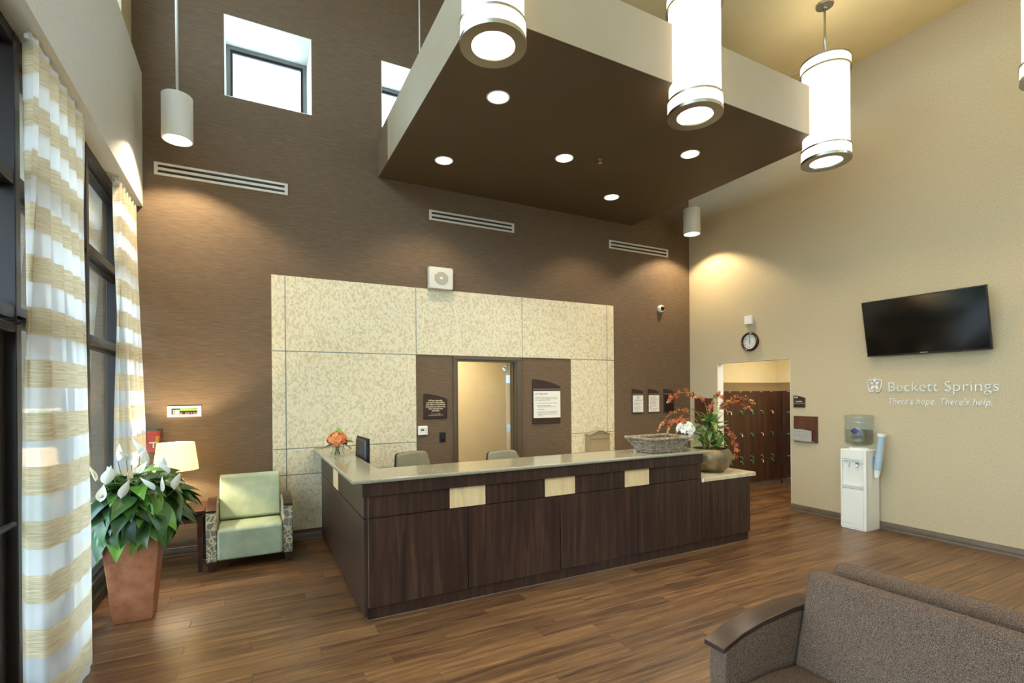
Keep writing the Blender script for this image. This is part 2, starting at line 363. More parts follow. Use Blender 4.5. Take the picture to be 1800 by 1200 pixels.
def plank_size(p):
    x, y, l = p; q = [px((x, y, 0)), px((x+l, y, 0)), px((x+l, y+PWID, 0)), px((x, y+PWID, 0))]
    m = px((x+l/2, y+PWID/2, 0))
    if any(v[0] < -5000 for v in q) or not (-60 < m[0] < 1860 and 0 < m[1] < 1240): return 0
    if .95 < x and x+l < 5.05 and y > 4.0 and y < 6.4: return 0
    if y > YB or (x > 6.95 and m[0] < 1315): return 0
    return abs(sum(q[i][0]*q[(i+1) % 4][1]-q[(i+1) % 4][0]*q[i][1] for i in range(4)))/2
pieces.sort(key=plank_size, reverse=True)
cache = {}; rest = MB(); tones = []
for i, (x, y, l) in enumerate(pieces):
    if i < 290 and plank_size((x, y, l)) > 60:
        if l not in cache: cache[l] = plank_mesh(PWID, l)
        link('plank', cache[l], None, floor, Matrix.Translation((x, y, 0)))
    else:
        t = random.random(); n0 = len(rest.f); rest.box(x+.0009, x+l-.0009, y+.0009, y+PWID-.0009, -.0055, 0); tones += [t]*(len(rest.f)-n0)
ro = rest.build('far_planks', M_floor, floor); tag(ro, kind='stuff')
at_ = ro.data.attributes.new('tone', 'FLOAT', 'FACE'); at_.data.foreach_set('value', tones)
# ---- back wall with two high windows and the office doorway
WIN = [(-.228, .679, 5.05, 5.957), (1.508, 2.415, 5.05, 5.957)]
DX0, DX1, DZ = 2.49, 3.42, 2.18
wall_back = holed_wall('wall_back', M_brown, 'y', YB, YB+.16, XW-.2, XR+.3, -.006, ZH, WIN+[(DX0, DX1, -.006, DZ)])
# ---- right wall with the locker-room opening
OY0, OY1, OZ = 4.545, 5.815, 2.182
RW = (-3.2, 1.2, 2.7, 5.6)
wall_right = holed_wall('wall_right', M_beige, 'x', XR, XR+.14, YF, YB, -.006, ZH, [(OY0, OY1, -.006, OZ), RW])
rwn = thing('window_5', (XR+.07, -1, RW[2]), kind='structure')  # unseen window, added and sized to throw daylight on the ledge
for k in range(4): y = RW[0]+k*(RW[1]-RW[0])/3; bx('mullion', M_frame, rwn, XR+.03, XR+.10, max(RW[0], y-.03), min(RW[1], y+.03), RW[2], RW[3])
for z in (RW[2], RW[3]-.04): bx('rail', M_frame, rwn, XR+.03, XR+.10, RW[0], RW[1], z, z+.04)
for k in range(3): y = RW[0]+k*(RW[1]-RW[0])/3; bx('pane', M_glass, rwn, XR+.062, XR+.068, y+.03, y+(RW[1]-RW[0])/3-.03, RW[2]+.04, RW[3]-.04)
j = MB(); j.box(XR+.002, XR+.138, OY1-.004, OY1, 0, OZ); j.box(XR+.002, XR+.138, OY0, OY0+.004, 0, OZ); j.box(XR+.002, XR+.138, OY0+.004, OY1-.004, OZ-.004, OZ)
j.build('opening_lining', M_white, wall_right)
# ---- ceilings
ceil_low = tag(MB().box(3.4, XR, YF, YB, ZC, ZC+.1).build('ceiling', M_ceil), kind='structure')
ceil_high = tag(MB().box(XW-.2, 3.4, YF, YB, ZH, ZH+.1).build('ceiling_high', M_ceil), kind='structure')
tag(MB().box(3.4, 3.5, YF, YB, ZC+.1, ZH+.1).build('wall_drop', M_ceil), kind='structure')
# ---- wall behind the camera
FW = (-.6, 3.1, 5.25, 6.95)
holed_wall('wall_front', M_beige, 'y', YF-.15, YF, XW-.2, XR, -.006, ZH, [FW])
fwn = thing('window_6', (1.25, YF-.08, FW[2]), kind='structure')
for k in range(4): bx('mullion', M_frame, fwn, FW[0]+k*1.2333-.03, FW[0]+k*1.2333+.03, YF-.12, YF-.05, FW[2], FW[3])
for z in (FW[2], FW[3]-.04): bx('rail', M_frame, fwn, FW[0], FW[1], YF-.12, YF-.05, z, z+.04)
for k in range(3): bx('pane', M_glass, fwn, FW[0]+k*1.2333+.03, FW[0]+(k+1)*1.2333-.03, YF-.09, YF-.085, FW[2]+.04, FW[3]-.04)
# ---- left wall: storefront below, ledge, clerestory above
CLZ0, CLZ1, CLY1 = 5.25, 6.95, 5.94
MUL = [6.315-1.33*k for k in range(8)]
wall_left = holed_wall('wall_left', M_beige, 'x', XL-.25, XL, YF, YB, 5.08, ZH, [(YF+.4, CLY1, CLZ0, CLZ1)])
ledge = tag(MB().box(XL-.25, -.975, YF, YB, 3.69, 5.08).build('trim_1', M_ledge), kind='structure')
cl = thing('window_1', (XL-.1, 1.4, CLZ0), kind='structure')
for k in range(8):
    y1 = CLY1 - k*1.18; y0 = y1-1.18
    if y0 < YF+.35: break
    bx('mullion', M_frame, cl, XL-.16, XL-.09, y1-.03, y1+.03 if k else y1, CLZ0, CLZ1)
    bx('pane', M_glass, cl, XL-.13, XL-.124, y0+.03, y1-.03, CLZ0+.04, CLZ1-.04)
bx('rail', M_frame, cl, XL-.16, XL-.09, YF+.4, CLY1, CLZ0, CLZ0+.04); bx('rail', M_frame, cl, XL-.16, XL-.09, YF+.4, CLY1, CLZ1-.04, CLZ1)
sf = thing('window_2', (XW-.07, 1.6, 0), kind='structure')
D0, D1 = MUL[3], MUL[2]                                           # bay with the entrance door
for k, y in enumerate(MUL): bx('mullion', M_frame, sf, XW-.15, XW, y-.034, y+.034, 0, 3.688, .004)
bx('head', M_frame, sf, XW-.15, XW-.004, YF, YB, 3.62, 3.688); bx('mullion', M_frame, sf, XW-.15, XW-.004, 6.349, YB, 0, 3.62)
for k in range(len(MUL)-1):
    a, b = MUL[k+1]+.034, MUL[k]-.034; door = abs(MUL[k]-D1) < .01
    bx('transom', M_frame, sf, XW-.14, XW-.005, a, b, 2.86, 2.93, .003); bx('transom', M_frame, sf, XW-.14, XW-.005, a, b, 2.14, 2.21, .003)
    for z0, z1 in ((2.93, 3.62), (2.21, 2.86)) + (() if door else ((.2, 2.14),)):
        bx('glazing_bead', M_frame, sf, XW-.10, XW-.06, a, b, z0, z0+.018); bx('glazing_bead', M_frame, sf, XW-.10, XW-.06, a, b, z1-.022, z1)
        bx('pane', M_glass, sf, XW-.085, XW-.079, a, b, z0+.018, z1-.022)
    if not door: bx('sill', M_frame, sf, XW-.15, XW+.0, a, b, 0, .10, .004); bx('sill_step', M_frame, sf, XW-.14, XW-.03, a, b, .10, .2, .004)
# entrance door in its bay
dr = thing('door_1', (XW-.07, (D0+D1)/2, 0), kind='structure')
a, b = D0+.04, D1-.04
for y in (a, b-.11): bx('stile', M_frame, dr, XW-.095, XW-.045, y, y+.11, .012, 2.13, .004)
for z0, z1 in ((.012, .25), (2.02, 2.13)): bx('rail', M_frame, dr, XW-.095, XW-.045, a+.11, b-.11, z0, z1, .004)
bx('pane', M_glass, dr, XW-.074, XW-.066, a+.11, b-.11, .25, 2.02)
MB().tube([(XW+.0, a+.09, 1.05), (XW+.0, b-.06, 1.05)], .016, 10).build('push_bar', M_black, dr, True)
cz = MB(); cz.box(XW-.04, XW+.02, b-.34, b-.06, 2.06, 2.11); cz.build('door_closer', M_black, dr, bevel=.01)
MB().tube([(XW, b-.1, 2.10), (XW+.06, b-.02, 2.125), (XW-.0, b+.03, 2.15)], .011, 8).build('closer_arm', M_black, dr, True)
# ---- high windows in the back wall
for k, (x0, x1, z0, z1) in enumerate(WIN):
    w = thing('window_%d' % (k+3), ((x0+x1)/2, YB+.2, z0), kind='structure')
    l = MB(); t = .02; D = .62
    for a, b, c, d in ((x0-t, x0, z0-t, z1+t), (x1, x1+t, z0-t, z1+t), (x0, x1, z1, z1+t), (x0, x1, z0-t, z0)): l.box(a, b, YB+.16, YB+D, c, d)
    t = .006
    l.box(x0, x0+t, YB+.001, YB+.16, z0, z1); l.box(x1-t, x1, YB+.001, YB+.16, z0, z1); l.box(x0+t, x1-t, YB+.001, YB+.16, z1-t, z1); l.box(x0+t, x1-t, YB+.001, YB+.16, z0, z0+t)
    l.build('reveal_lining', M_white, w); t = 0
    f = MB(); e = .045; y0, y1 = YB+.545, YB+.60
    f.box(x0+t, x0+t+e, y0, y1, z0+t, z1-t); f.box(x1-t-e, x1-t, y0, y1, z0+t, z1-t); f.box(x0+t+e, x1-t-e, y0, y1, z1-t-e, z1-t); f.box(x0+t+e, x1-t-e, y0, y1, z0+t, z0+t+e)
    f.build('window_frame', plain('grey_window_frame', (112, 112, 108), .4, .3), w)
    s = MB(); e2 = e+.028; y0, y1 = YB+.565, YB+.592
    s.box(x0+t+e, x0+t+e2, y0, y1, z0+t+e, z1-t-e); s.box(x1-t-e2, x1-t-e, y0, y1, z0+t+e, z1-t-e); s.box(x0+t+e2, x1-t-e2, y0, y1, z1-t-e2, z1-t-e); s.box(x0+t+e2, x1-t-e2, y0, y1, z0+t+e, z0+t+e2)
    s.build('sash', M_frame, w); bx('pane', M_glass, w, x0+t+e2, x1-t-e2, YB+.578, YB+.583, z0+t+e2, z1-t-e2)
# ---- mottled cream panels on the back wall with grey joint strips
PX = [.22, .371, 1.93, 3.512, 5.056, 5.197]; PZ = [.125, .78, 1.086, 2.226, 3.11]; g = .006
def wpanel(x0, x1, z0, z1): MB().box(x0+g, x1-g, YB-.014, YB, z0+g, z1-g).build('wall_panel', M_panel, wall_back, bevel=.0015, seg=1)
for i in range(5): wpanel(PX[i], PX[i+1], PZ[3], PZ[4])
PR = 4.358
for r in range(3):
    for x0, x1 in ((PX[0], PX[1]), (PX[1], PX[2]), (PR, PX[4]), (PX[4], PX[5])): wpanel(x0, x1, PZ[r], PZ[r+1])
def hs(x0, x1, z): bx('joint_strip', M_strip, wall_back, x0, x1, YB-.008, YB, z-g, z+g)
def vs_(x, z0, z1): bx('joint_strip', M_strip, wall_back, x-g, x+g, YB-.008, YB, z0, z1)
for z in PZ[1:4]:
    hs(PX[0], PX[2], z); hs(PR, PX[5], z)
for x in (PX[1], PX[4]): vs_(x, PZ[0], PZ[4])
for x in (PX[2], PX[3]): vs_(x, PZ[3], PZ[4])
# ---- baseboards
def base_prof(): return [(0, 0), (.016, 0), (.016, .018), (.012, .024), (.014, .05), (.011, .078), (.008, .084), (.008, .094), (0, .1)]
def baseboard(name, fn, a, b):
    mb = MB(); p = base_prof()
    mb.v = [Vector(fn(a, d, z)) for d, z in p] + [Vector(fn(b, d, z)) for d, z in p]; n = len(p)
    mb.f = [tuple(range(n)), tuple(range(n, 2*n))[::-1]] + [(i, (i+1) % n, n+(i+1) % n, n+i) for i in range(n)]
    return tag(mb.build(name, M_base), kind='structure')
baseboard('baseboard_back', lambda u, d, z: (u, YB-d, z), -1.10, 2.40)
baseboard('baseboard_rear', lambda u, d, z: (u, YB-d, z), 3.50, XR)
baseboard('baseboard_right', lambda u, d, z: (XR-d, u, z), YF, OY0)
baseboard('baseboard_corner', lambda u, d, z: (XR-d, u, z), OY1, YB)
# ---- office doorway: frame, open door, small lit office behind
fr = thing('trim_2', ((DX0+DX1)/2, YB, 0), kind='structure')
for x0, x1 in ((DX0-.045, DX0), (DX1, DX1+.07)): bx('jamb_casing', M_doorframe, fr, x0, x1, YB-.028, YB, 0, DZ, .003)
bx('head_casing', M_doorframe, fr, DX0-.045, DX1+.07, YB-.028, YB, DZ, DZ+.05, .003)
bx('jamb', M_doorframe, fr, DX0, DX0+.02, YB-.01, YB+.16, 0, DZ-.02); bx('jamb', M_doorframe, fr, DX1-.02, DX1, YB-.01, YB+.16, 0, DZ-.02)
bx('jamb', M_doorframe, fr, DX0, DX1, YB-.01, YB+.16, DZ-.02, DZ); bx('stop', M_doorframe, fr, DX1-.034, DX1-.02, YB+.05, YB+.10, 0, DZ-.02)
hx, hy = 3.392, YB+.168; ang = math.atan2(.90, .45)
od = thing('door_2', (hx, hy, 0), kind='structure', rotz=ang)
Md = mw(od)
def dbox(n, m, x0, x1, y0, y1, z0, z1, bev=0, par=od): return MB().box(x0, x1, y0, y1, z0, z1, Md).build(n, m, par, bevel=bev, seg=1)
leafd = dbox('door_leaf', wood('pale_birch', [(.3, (186, 156, 116)), (.6, (206, 178, 138)), (.8, (216, 190, 152))], .4, 'z', co='obj', stretch=10), 0, .86, .004, .048, .01, 2.145)
for z in (.25, 1.2, 1.92): dbox('hinge', M_chrome, -.008, .0, -.006, .05, z-.06, z+.06)
dbox('door_closer', M_chrome, .25, .5, .048, .10, 2.04, 2.10, .008); dbox('closer_arm', M_chrome, .02, .4, .06, .08, 2.108, 2.12)
tag(MB().box(1.3, 5.3, 8.45, 8.55, 0, 2.75).build('wall_office_back', M_cream), kind='structure')
tag(MB().box(1.3, 1.4, YB+.16, 8.45, 0, 2.75).build('wall_office_left', M_cream), kind='structure')
tag(MB().box(5.2, 5.3, YB+.16, 8.45, 0, 2.75).build('wall_office_right', M_cream), kind='structure')
tag(MB().box(1.3, 5.3, YB+.16, 8.55, 2.75, 2.83).build('ceiling_office', M_white), kind='structure')
tl = thing('ceiling_light', (3.0, 7.5, 2.74), 'white flat ceiling light inside the small office behind the doorway', 'ceiling light')
bx('light_frame', M_whitemetal, tl, 2.7, 3.3, 7.2, 7.8, 2.735, 2.75); bx('diffuser', emis('office_diffuser', (1, .88, .68), 4.0), tl, 2.72, 3.28, 7.22, 7.78, 2.728, 2.735)
lamp_light('office_lamp', 'AREA', (3.0, 7.5, 2.72), tl, HALL_W, (1, .88, .68), shape='RECTANGLE', size=.55, size_y=.55)
# ---- locker alcove beyond the opening
AX, AY = 9.0, 6.22
tag(MB().box(XR+.14, AX+.1, AY, AY+.1, 0, 2.75).build('wall_alcove_back', M_cream), kind='structure')
tag(MB().box(AX, AX+.1, 3.4, AY, 0, 2.75).build('wall_alcove_right', M_cream), kind='structure')
tag(MB().box(XR+.14, AX+.1, 3.3, 3.4, 0, 2.75).build('wall_alcove_front', M_cream), kind='structure')
tag(MB().box(XR+.14, AX+.1, 3.3, AY+.1, 2.75, 2.83).build('ceiling_alcove', M_white), kind='structure')
tl = thing('ceiling_light', (8.0, 4.9, 2.74), 'white flat ceiling light above the locker room floor', 'ceiling light')
bx('light_frame', M_whitemetal, tl, 7.7, 8.3, 4.6, 5.2, 2.735, 2.75); bx('diffuser', bpy.data.materials['office_diffuser'], tl, 7.72, 8.28, 4.62, 5.18, 2.728, 2.735)
lamp_light('locker_lamp', 'AREA', (8.0, 4.9, 2.72), tl, LOCK_W, (1, .9, .72), shape='RECTANGLE', size=.55, size_y=.55)
# ---- outdoors: paving, unseen porch roof and backdrop wall added for shade
tag(MB().box(-30, XW-.16, -25, 40, -.14, -.02).build('ground', textured('pale_paving', [(.3, (120, 116, 106)), (.7, (140, 136, 126))], 3, rough=.9)), kind='structure')
tag(MB().box(-3.4, XL-.26, YF-2, 9, 4.05, 4.35).build('unseen_porch_roof', plain('porch_soffit', (150, 140, 120), .8)), kind='structure')  # unseen roof, added to shade the storefront and sized by its shading
tag(MB().box(-9, XW-.21, 8.9, 9.0, -.02, 4.05).build('added_dimming_wall', textured('brown_stucco', [(.3, (104, 94, 80)), (.7, (122, 111, 95))], 20, rough=.9)), kind='structure')  # added wall, dims the bright view through the storefront glass

# ================================================================== LARGE OBJECTS
# ---- brown canopy hung over the desk
CX0, CX1, CY0, CY1, CZ0, CZ1 = 1.458, 5.595, 3.278, 6.395, 4.457, 4.985
cn = thing('ceiling_canopy', ((CX0+CX1)/2, (CY0+CY1)/2, CZ0), 'large dark brown box canopy with tan sides hanging over the reception desk', 'canopy')
DL = [(2.058, 4.165), (2.042, 5.587), (3.278, 4.903), (4.525, 4.169), (4.526, 5.589)]; DR = .098
bott = MB()
def ring_plate(mb, x0, x1, y0, y1, cx, cy, r, z0, z1, n=32):     # square plate with a round hole
    hole = [(cx+r*math.cos(2*PI*i/n), cy+r*math.sin(2*PI*i/n)) for i in range(n)]; outer = []
    for i in range(n):
        c, s = math.cos(2*PI*i/n), math.sin(2*PI*i/n); tx = ((x1-cx)/c if c > 1e-9 else (x0-cx)/c if c < -1e-9 else 1e9); ty = ((y1-cy)/s if s > 1e-9 else (y0-cy)/s if s < -1e-9 else 1e9)
        t = min(tx, ty); outer.append((cx+c*t, cy+s*t))
    vs = [(x, y, z) for z in (z0, z1) for x, y in hole+outer]; fs = []
    for i in range(n):
        k = (i+1) % n; fs += [(i, k, n+k, n+i), (2*n+i, 3*n+i, 3*n+k, 2*n+k), (i, 2*n+i, 2*n+k, k)]
    mb.add(vs, fs)
    for qx, qy, ix in ((x1, y1, 0), (x0, y1, 1), (x0, y0, 2), (x1, y0, 3)):                   # square corners
        cand = [i for i in range(n)]; a = math.atan2(qy-cy, qx-cx) % (2*PI); i = int(a/(2*PI)*n) % n; k = (i+1) % n
        mb.add([(*outer[i], z0), (qx, qy, z0), (*outer[k], z0), (*outer[i], z1), (qx, qy, z1), (*outer[k], z1)], [(0, 1, 2), (3, 5, 4)])
hs_ = .16; us = sorted({CX0, CX1, *[round(x+d, 4) for x, _ in DL for d in (-hs_, hs_)]}); vs = sorted({CY0, CY1, *[round(y+d, 4) for _, y in DL for d in (-hs_, hs_)]})
holes = [(x-hs_, x+hs_, y-hs_, y+hs_) for x, y in DL]
for a, b, c, d in wall_cells(us, vs, holes): bott.box(a, b, c, d, CZ0, CZ0+.004)
for x, y in DL: ring_plate(bott, x-hs_, x+hs_, y-hs_, y+hs_, x, y, DR, CZ0, CZ0+.004)
bott.build('underside', M_cloud, cn)
bx('side_panel', M_cloudside, cn, CX0, CX0+.03, CY0, 5.9, CZ0+.004, CZ1); bx('side_panel', M_cloudside, cn, CX1-.03, CX1, CY0, CY1, CZ0+.004, CZ1)
bx('end_panel', M_brown, cn, CX0, CX0+.03, 5.9, CY1, CZ0+.004, CZ1)
bx('front_panel', M_cloudside, cn, CX0+.03, CX1-.03, CY0, CY0+.03, CZ0+.004, CZ1); bx('top', M_cloud, cn, CX0+.03, CX1-.03, CY0+.03, CY1, CZ1-.03, CZ1)
for x, y, z in ((1.95, 6.2, ZH), (1.95, 5.0, ZH), (5.1, 5.2, ZC), (5.1, 6.2, ZC)): MB().tube([(x, y, CZ1), (x, y, z)], .009, 8).build('suspension_rod', M_whitemetal, cn, True)
# recessed downlights of the canopy
def downlight(x, y, z, label, watts, r=DR, group='recessed downlights in the canopy'):
    t = thing('recessed_downlight', (x, y, z), label, 'downlight', group)
    MB().lathe([(r-.002, .028), (r-.002, -.0035), (r+.010, -.0035), (r+.012, 0), (r-.0, .001), (r-.0, .03)], 36, (x, y, z), close=True).build('trim_ring', M_whitemetal, t, True, angle=.6)
    MB().lathe([(r-.003, .02), (r-.003, .026)], 36, (x, y, z)).build('lens', M_lens, t)
    l = lamp_light('downlight_lamp', 'SPOT', (x, y, z+.012), t, watts, spot_size=math.radians(112), spot_blend=.55, shadow_soft_size=.07)
    return t
for (x, y), lb in zip(DL, ('round recessed downlight at the front left corner of the brown canopy', 'round recessed downlight at the back left corner of the brown canopy', 'round recessed downlight at the centre of the brown canopy', 'round recessed downlight at the front right corner of the brown canopy', 'round recessed downlight at the back right corner of the brown canopy')):
    downlight(x, y, CZ0, lb, CLOUD_W)
downlight(6.50, 4.175, ZC, 'recessed downlight in the yellow ceiling near the beige wall', CLOUD_W*.3, .085, 'recessed downlight in the yellow ceiling')
sp = thing('sprinkler_head', (3.663, 4.726, CZ0), 'small brass fire sprinkler under the brown canopy', 'sprinkler')
MB().lathe([(.028, -.004), (.028, 0)], 20, (3.663, 4.726, CZ0)).build('escutcheon', M_ring, sp)
MB().tube([(3.663, 4.726, CZ0), (3.663, 4.726, CZ0-.03)], .008, 8).build('neck', M_brass, sp, True)
MB().lathe([(.026, -.052), (.026, -.049), (.006, -.047)], 16, (3.663, 4.726, CZ0)).build('deflector', M_brass, sp)
fr_ = MB()
for s in (-1, 1): fr_.tube([(3.663, 4.726, CZ0-.028), (3.663+.016*s, 4.726, CZ0-.036), (3.663, 4.726, CZ0-.05)], .003, 6)
fr_.build('frame', M_brass, sp, True)
# ---- big frosted cylinder pendants
PB, PT, PRD = 4.188, 5.272, .222
def pendant(x, y, zc, label):
    t = thing('cylinder_pendant', (x, y, PB), label, 'pendant light', 'frosted cylinder pendants with nickel rings')
    c = (x, y, 0); N = 48
    MB().lathe([(.085, zc-.022), (.085, zc), ], N, c).build('canopy_plate', M_ring, t, bevel=.004)
    MB().tube([(x, y, zc-.02), (x, y, PT+.0)], .012, 12).build('stem', M_ring, t, True)
    MB().lathe([(.018, zc-.05), (.018, zc-.022)], 16, c).build('collar', M_ring, t, True)
    MB().lathe([(PRD, PB+.03), (PRD, PT-.02), (PRD-.01, PT-.02), (PRD-.01, PB+.03)], N, c, close=True).build('glass_shade', M_pend, t, True, angle=.6)
    R2 = PRD+.017
    for z0, z1 in ((PB+.122, PB+.14), (PT-.125, PT-.107)): MB().lathe([(PRD-.002, z0), (R2+.003, z0), (R2+.003, z1), (PRD-.002, z1)], N, c, close=True).build('ring', M_ring, t, True, angle=.6)
    for z0, z1 in ((PB+.03, PB+.125), (PT-.11, PT-.02)): MB().lathe([(PRD+.004, z0), (R2-.004, z0), (R2-.004, z1), (PRD+.004, z1)], N, c, close=True).build('frosted_band', M_pend, t, True, angle=.6)
    MB().lathe([(PRD-.012, PT-.02), (R2, PT-.02), (R2, PT), (PRD-.012, PT)], N, c, close=True).build('top_ring', M_ring, t, True, angle=.6)
    MB().lathe([(PRD-.013, PT-.03), (PRD-.013, PT-.024)], N, c).build('top_lens', M_lens, t)
    for a in (0, PI/2): bx('spider_bar', M_ring, t, x-(PRD if a == 0 else .008), x+(PRD if a == 0 else .008), y-(.008 if a == 0 else PRD), y+(.008 if a == 0 else PRD), PT-.016 if a == 0 else PT-.0155, PT-.004)
    MB().lathe([(.150, PB+.012), (.156, PB), (R2, PB), (R2, PB+.03), (.150, PB+.03)], N, c, close=True).build('bottom_ring', M_ring, t, True, angle=.6)
    MB().lathe([(.151, PB+.014), (.151, PB+.02)], N, c).build('bottom_lens', M_lens, t)
    lamp_light('pendant_lamp', 'SPOT', (x, y, PB-.005), t, PEND_DOWN, spot_size=math.radians(130), spot_blend=.6, shadow_soft_size=.12)
    return t
pendant(1.556, 3.222, ZH, 'leftmost glowing frosted cylinder pendant, cut by the top of the picture')
pendant(3.564, 3.224, ZC, 'glowing frosted cylinder pendant hanging in front of the canopy, middle of three')
pendant(5.560, 3.235, ZC, 'glowing frosted cylinder pendant on a nickel stem at the canopy right corner')
pendant(5.665, 1.478, ZC, 'glowing frosted cylinder pendant at the right edge, only a sliver in view')
for x, zc, lb in ((1.556, ZH, 'left'), (3.564, ZC, 'middle'), (5.56, ZC, 'right')): pendant(x, -.8, zc, 'glowing frosted cylinder pendant added unseen behind the viewer, ' + lb)  # extra pendants added out of view as rear lighting
# ---- small white cylinder downlights near the corners
def can_pendant(x, y, z0, z1, zc, label):
    t = thing('can_pendant', (x, y, z0), label, 'pendant light', 'white metal cylinder downlights')
    c = (x, y, 0); R = .132
    MB().lathe([(R-.012, z0), (R-.003, z0), (R, z0+.004), (R, z1-.004), (R-.004, z1), (.009, z1), (.009, z1-.012), (R-.012, z1-.012)], 40, c, close=True).build('housing', M_whitemetal, t, True, angle=.6)
    MB().lathe([(R-.013, z0+.07), (R-.013, z0+.08)], 36, c).build('lens', M_lens, t)
    MB().tube([(x, y, z1), (x, y, zc)], .012, 10).build('stem', M_whitemetal, t, True)
    lamp_light('can_lamp', 'SPOT', (x, y, z0+.05), t, CYL_W, spot_size=math.radians(126), spot_blend=.35, shadow_soft_size=.05)
can_pendant(-.609, 5.84, 4.208, 4.637, ZH, 'white cylinder pendant hanging by the windows above the left wall vent')
can_pendant(6.365, 5.84, 4.262, 4.667, ZC, 'white cylinder pendant hanging in the far right corner beside the canopy')
# ---- reception desk
dk = thing('reception_desk', (2.6, 4.0, 0), 'long dark walnut reception desk with a grey stone top and maple inlays', 'desk')
FX = [.785, 1.596, 2.508, 3.421, 4.325]; fy = 3.862; zk, zs, za = .097, .777, .95
bx('kick_plate', M_desk, dk, .775, 5.10, 3.885, 3.905, 0, zk); bx('kick_plate', M_desk, dk, .775, .795, 3.905, 6.38, 0, zk)
M_seal = plain('grey_sealant', (128, 112, 100), .5); bx('sealant_line', M_seal, dk, .772, 5.10, 3.882, 3.885, 0, .003); bx('sealant_line', M_seal, dk, .772, .775, 3.885, 6.38, 0, .003)
core = MB(); core.box(.80, 5.085, 3.885, 3.93, zk, .73); core.box(.80, 4.30, 3.885, 3.93, .73, 1.05); core.box(.78, .83, 3.93, 6.38, zk, 1.05); core.build('carcass', M_dark, dk)
gp = .004
for a, b in zip(FX[:-1], FX[1:]): bx('front_panel', M_desk, dk, a+gp, b-gp, fy, 3.885, zk+.002, zs-gp, .0012)
INL = [(1.437, 1.757), (2.345, 2.671), (3.263, 3.578)]; xs = [FX[0]] + [v for p in INL for v in p] + [4.318]
for k in range(7):
    a, b = xs[k], xs[k+1]
    bx('maple_inlay' if k % 2 else 'fascia_panel', M_maple if k % 2 else M_desk, dk, a+.0008, b-.0008, fy-(.001 if k % 2 else 0), 3.885, zs+gp, za+.03, .0008)
bx('apron', M_desk, dk, .735, 4.312, 3.83, 3.861, za, 1.05, .001); bx('corner_trim', M_dark, dk, .768, .782, 3.866, 3.885, zk, za)
bx('edge_strip', M_chrome, dk, .7815, .7865, 3.8605, 3.866, zk+.004, za-.002)
LX = .752
for a, b in ((3.862, 6.38),): bx('side_panel', M_desk, dk, LX, .775, a, b, zk-.06, zs-gp, .001)
ys = [3.83, 5.10, 5.42, 6.38]
for k in range(3): bx('maple_inlay' if k == 1 else 'side_fascia', M_maple if k == 1 else M_desk, dk, LX-(.001 if k == 1 else 0), .779, ys[k]+.0008+(.032 if k == 0 else 0), ys[k+1]-.0008, zs+gp, 1.05 if k != 1 else .965, .0008)
bx('side_fascia', M_desk, dk, LX, .779, 5.1008, 5.4192, .9655, 1.05)
# low end: panel, kick and end board
bx('end_front_panel', M_desk, dk, 4.33, 5.108, fy, 3.885, zk+.002, .733, .0012); bx('end_panel', M_desk, dk, 5.086, 5.108, 3.885, 6.38, zk, .733); bx('kick_plate', M_desk, dk, 5.08, 5.10, 3.905, 6.38, 0, zk)
bx('divider_panel', M_desk, dk, 4.29, 4.312, 3.8615, 4.30, .7805, 1.05)
# stone transaction top (L-shape with rounded nose)
TP = [(.66, 3.80), (4.39, 3.80), (4.39, 4.35), (.975, 4.35), (.975, 6.382), (.66, 6.382)]
sct = thing('stone_countertop', (2.5, 4.08, 1.05), 'L-shaped speckled grey stone counter top with rounded edges on the desk', 'counter top')
ct = MB().prism(TP, lambda u, v, d: Vector((u, v, d)), 1.05, 1.082).build('stone_slab', M_quartz, sct, bevel=.013, seg=4)
# low stone-look surface running back along the right return, worktops behind
lct = thing('low_countertop', (4.76, 5.1, .735), 'low cream counter top at the right end of the desk under the bronze bowl', 'counter top')
bx('slab', M_lowtop, lct, 4.328, 5.20, 3.852, 6.384, .735, .78, .005, 2)
bx('edge_cap', M_whitemetal, lct, 4.326, 4.345, 3.849, 3.86, .735, .778)
wkt = thing('worktop', (2.5, 4.25, .735), 'cream work surface behind the raised desk front', 'counter top')
bx('slab', M_lowtop, wkt, .83, 4.325, 3.93, 4.58, .735, .775, .003); bx('slab', M_lowtop, wkt, .83, 1.34, 4.582, 6.38, .735, .775, .003)
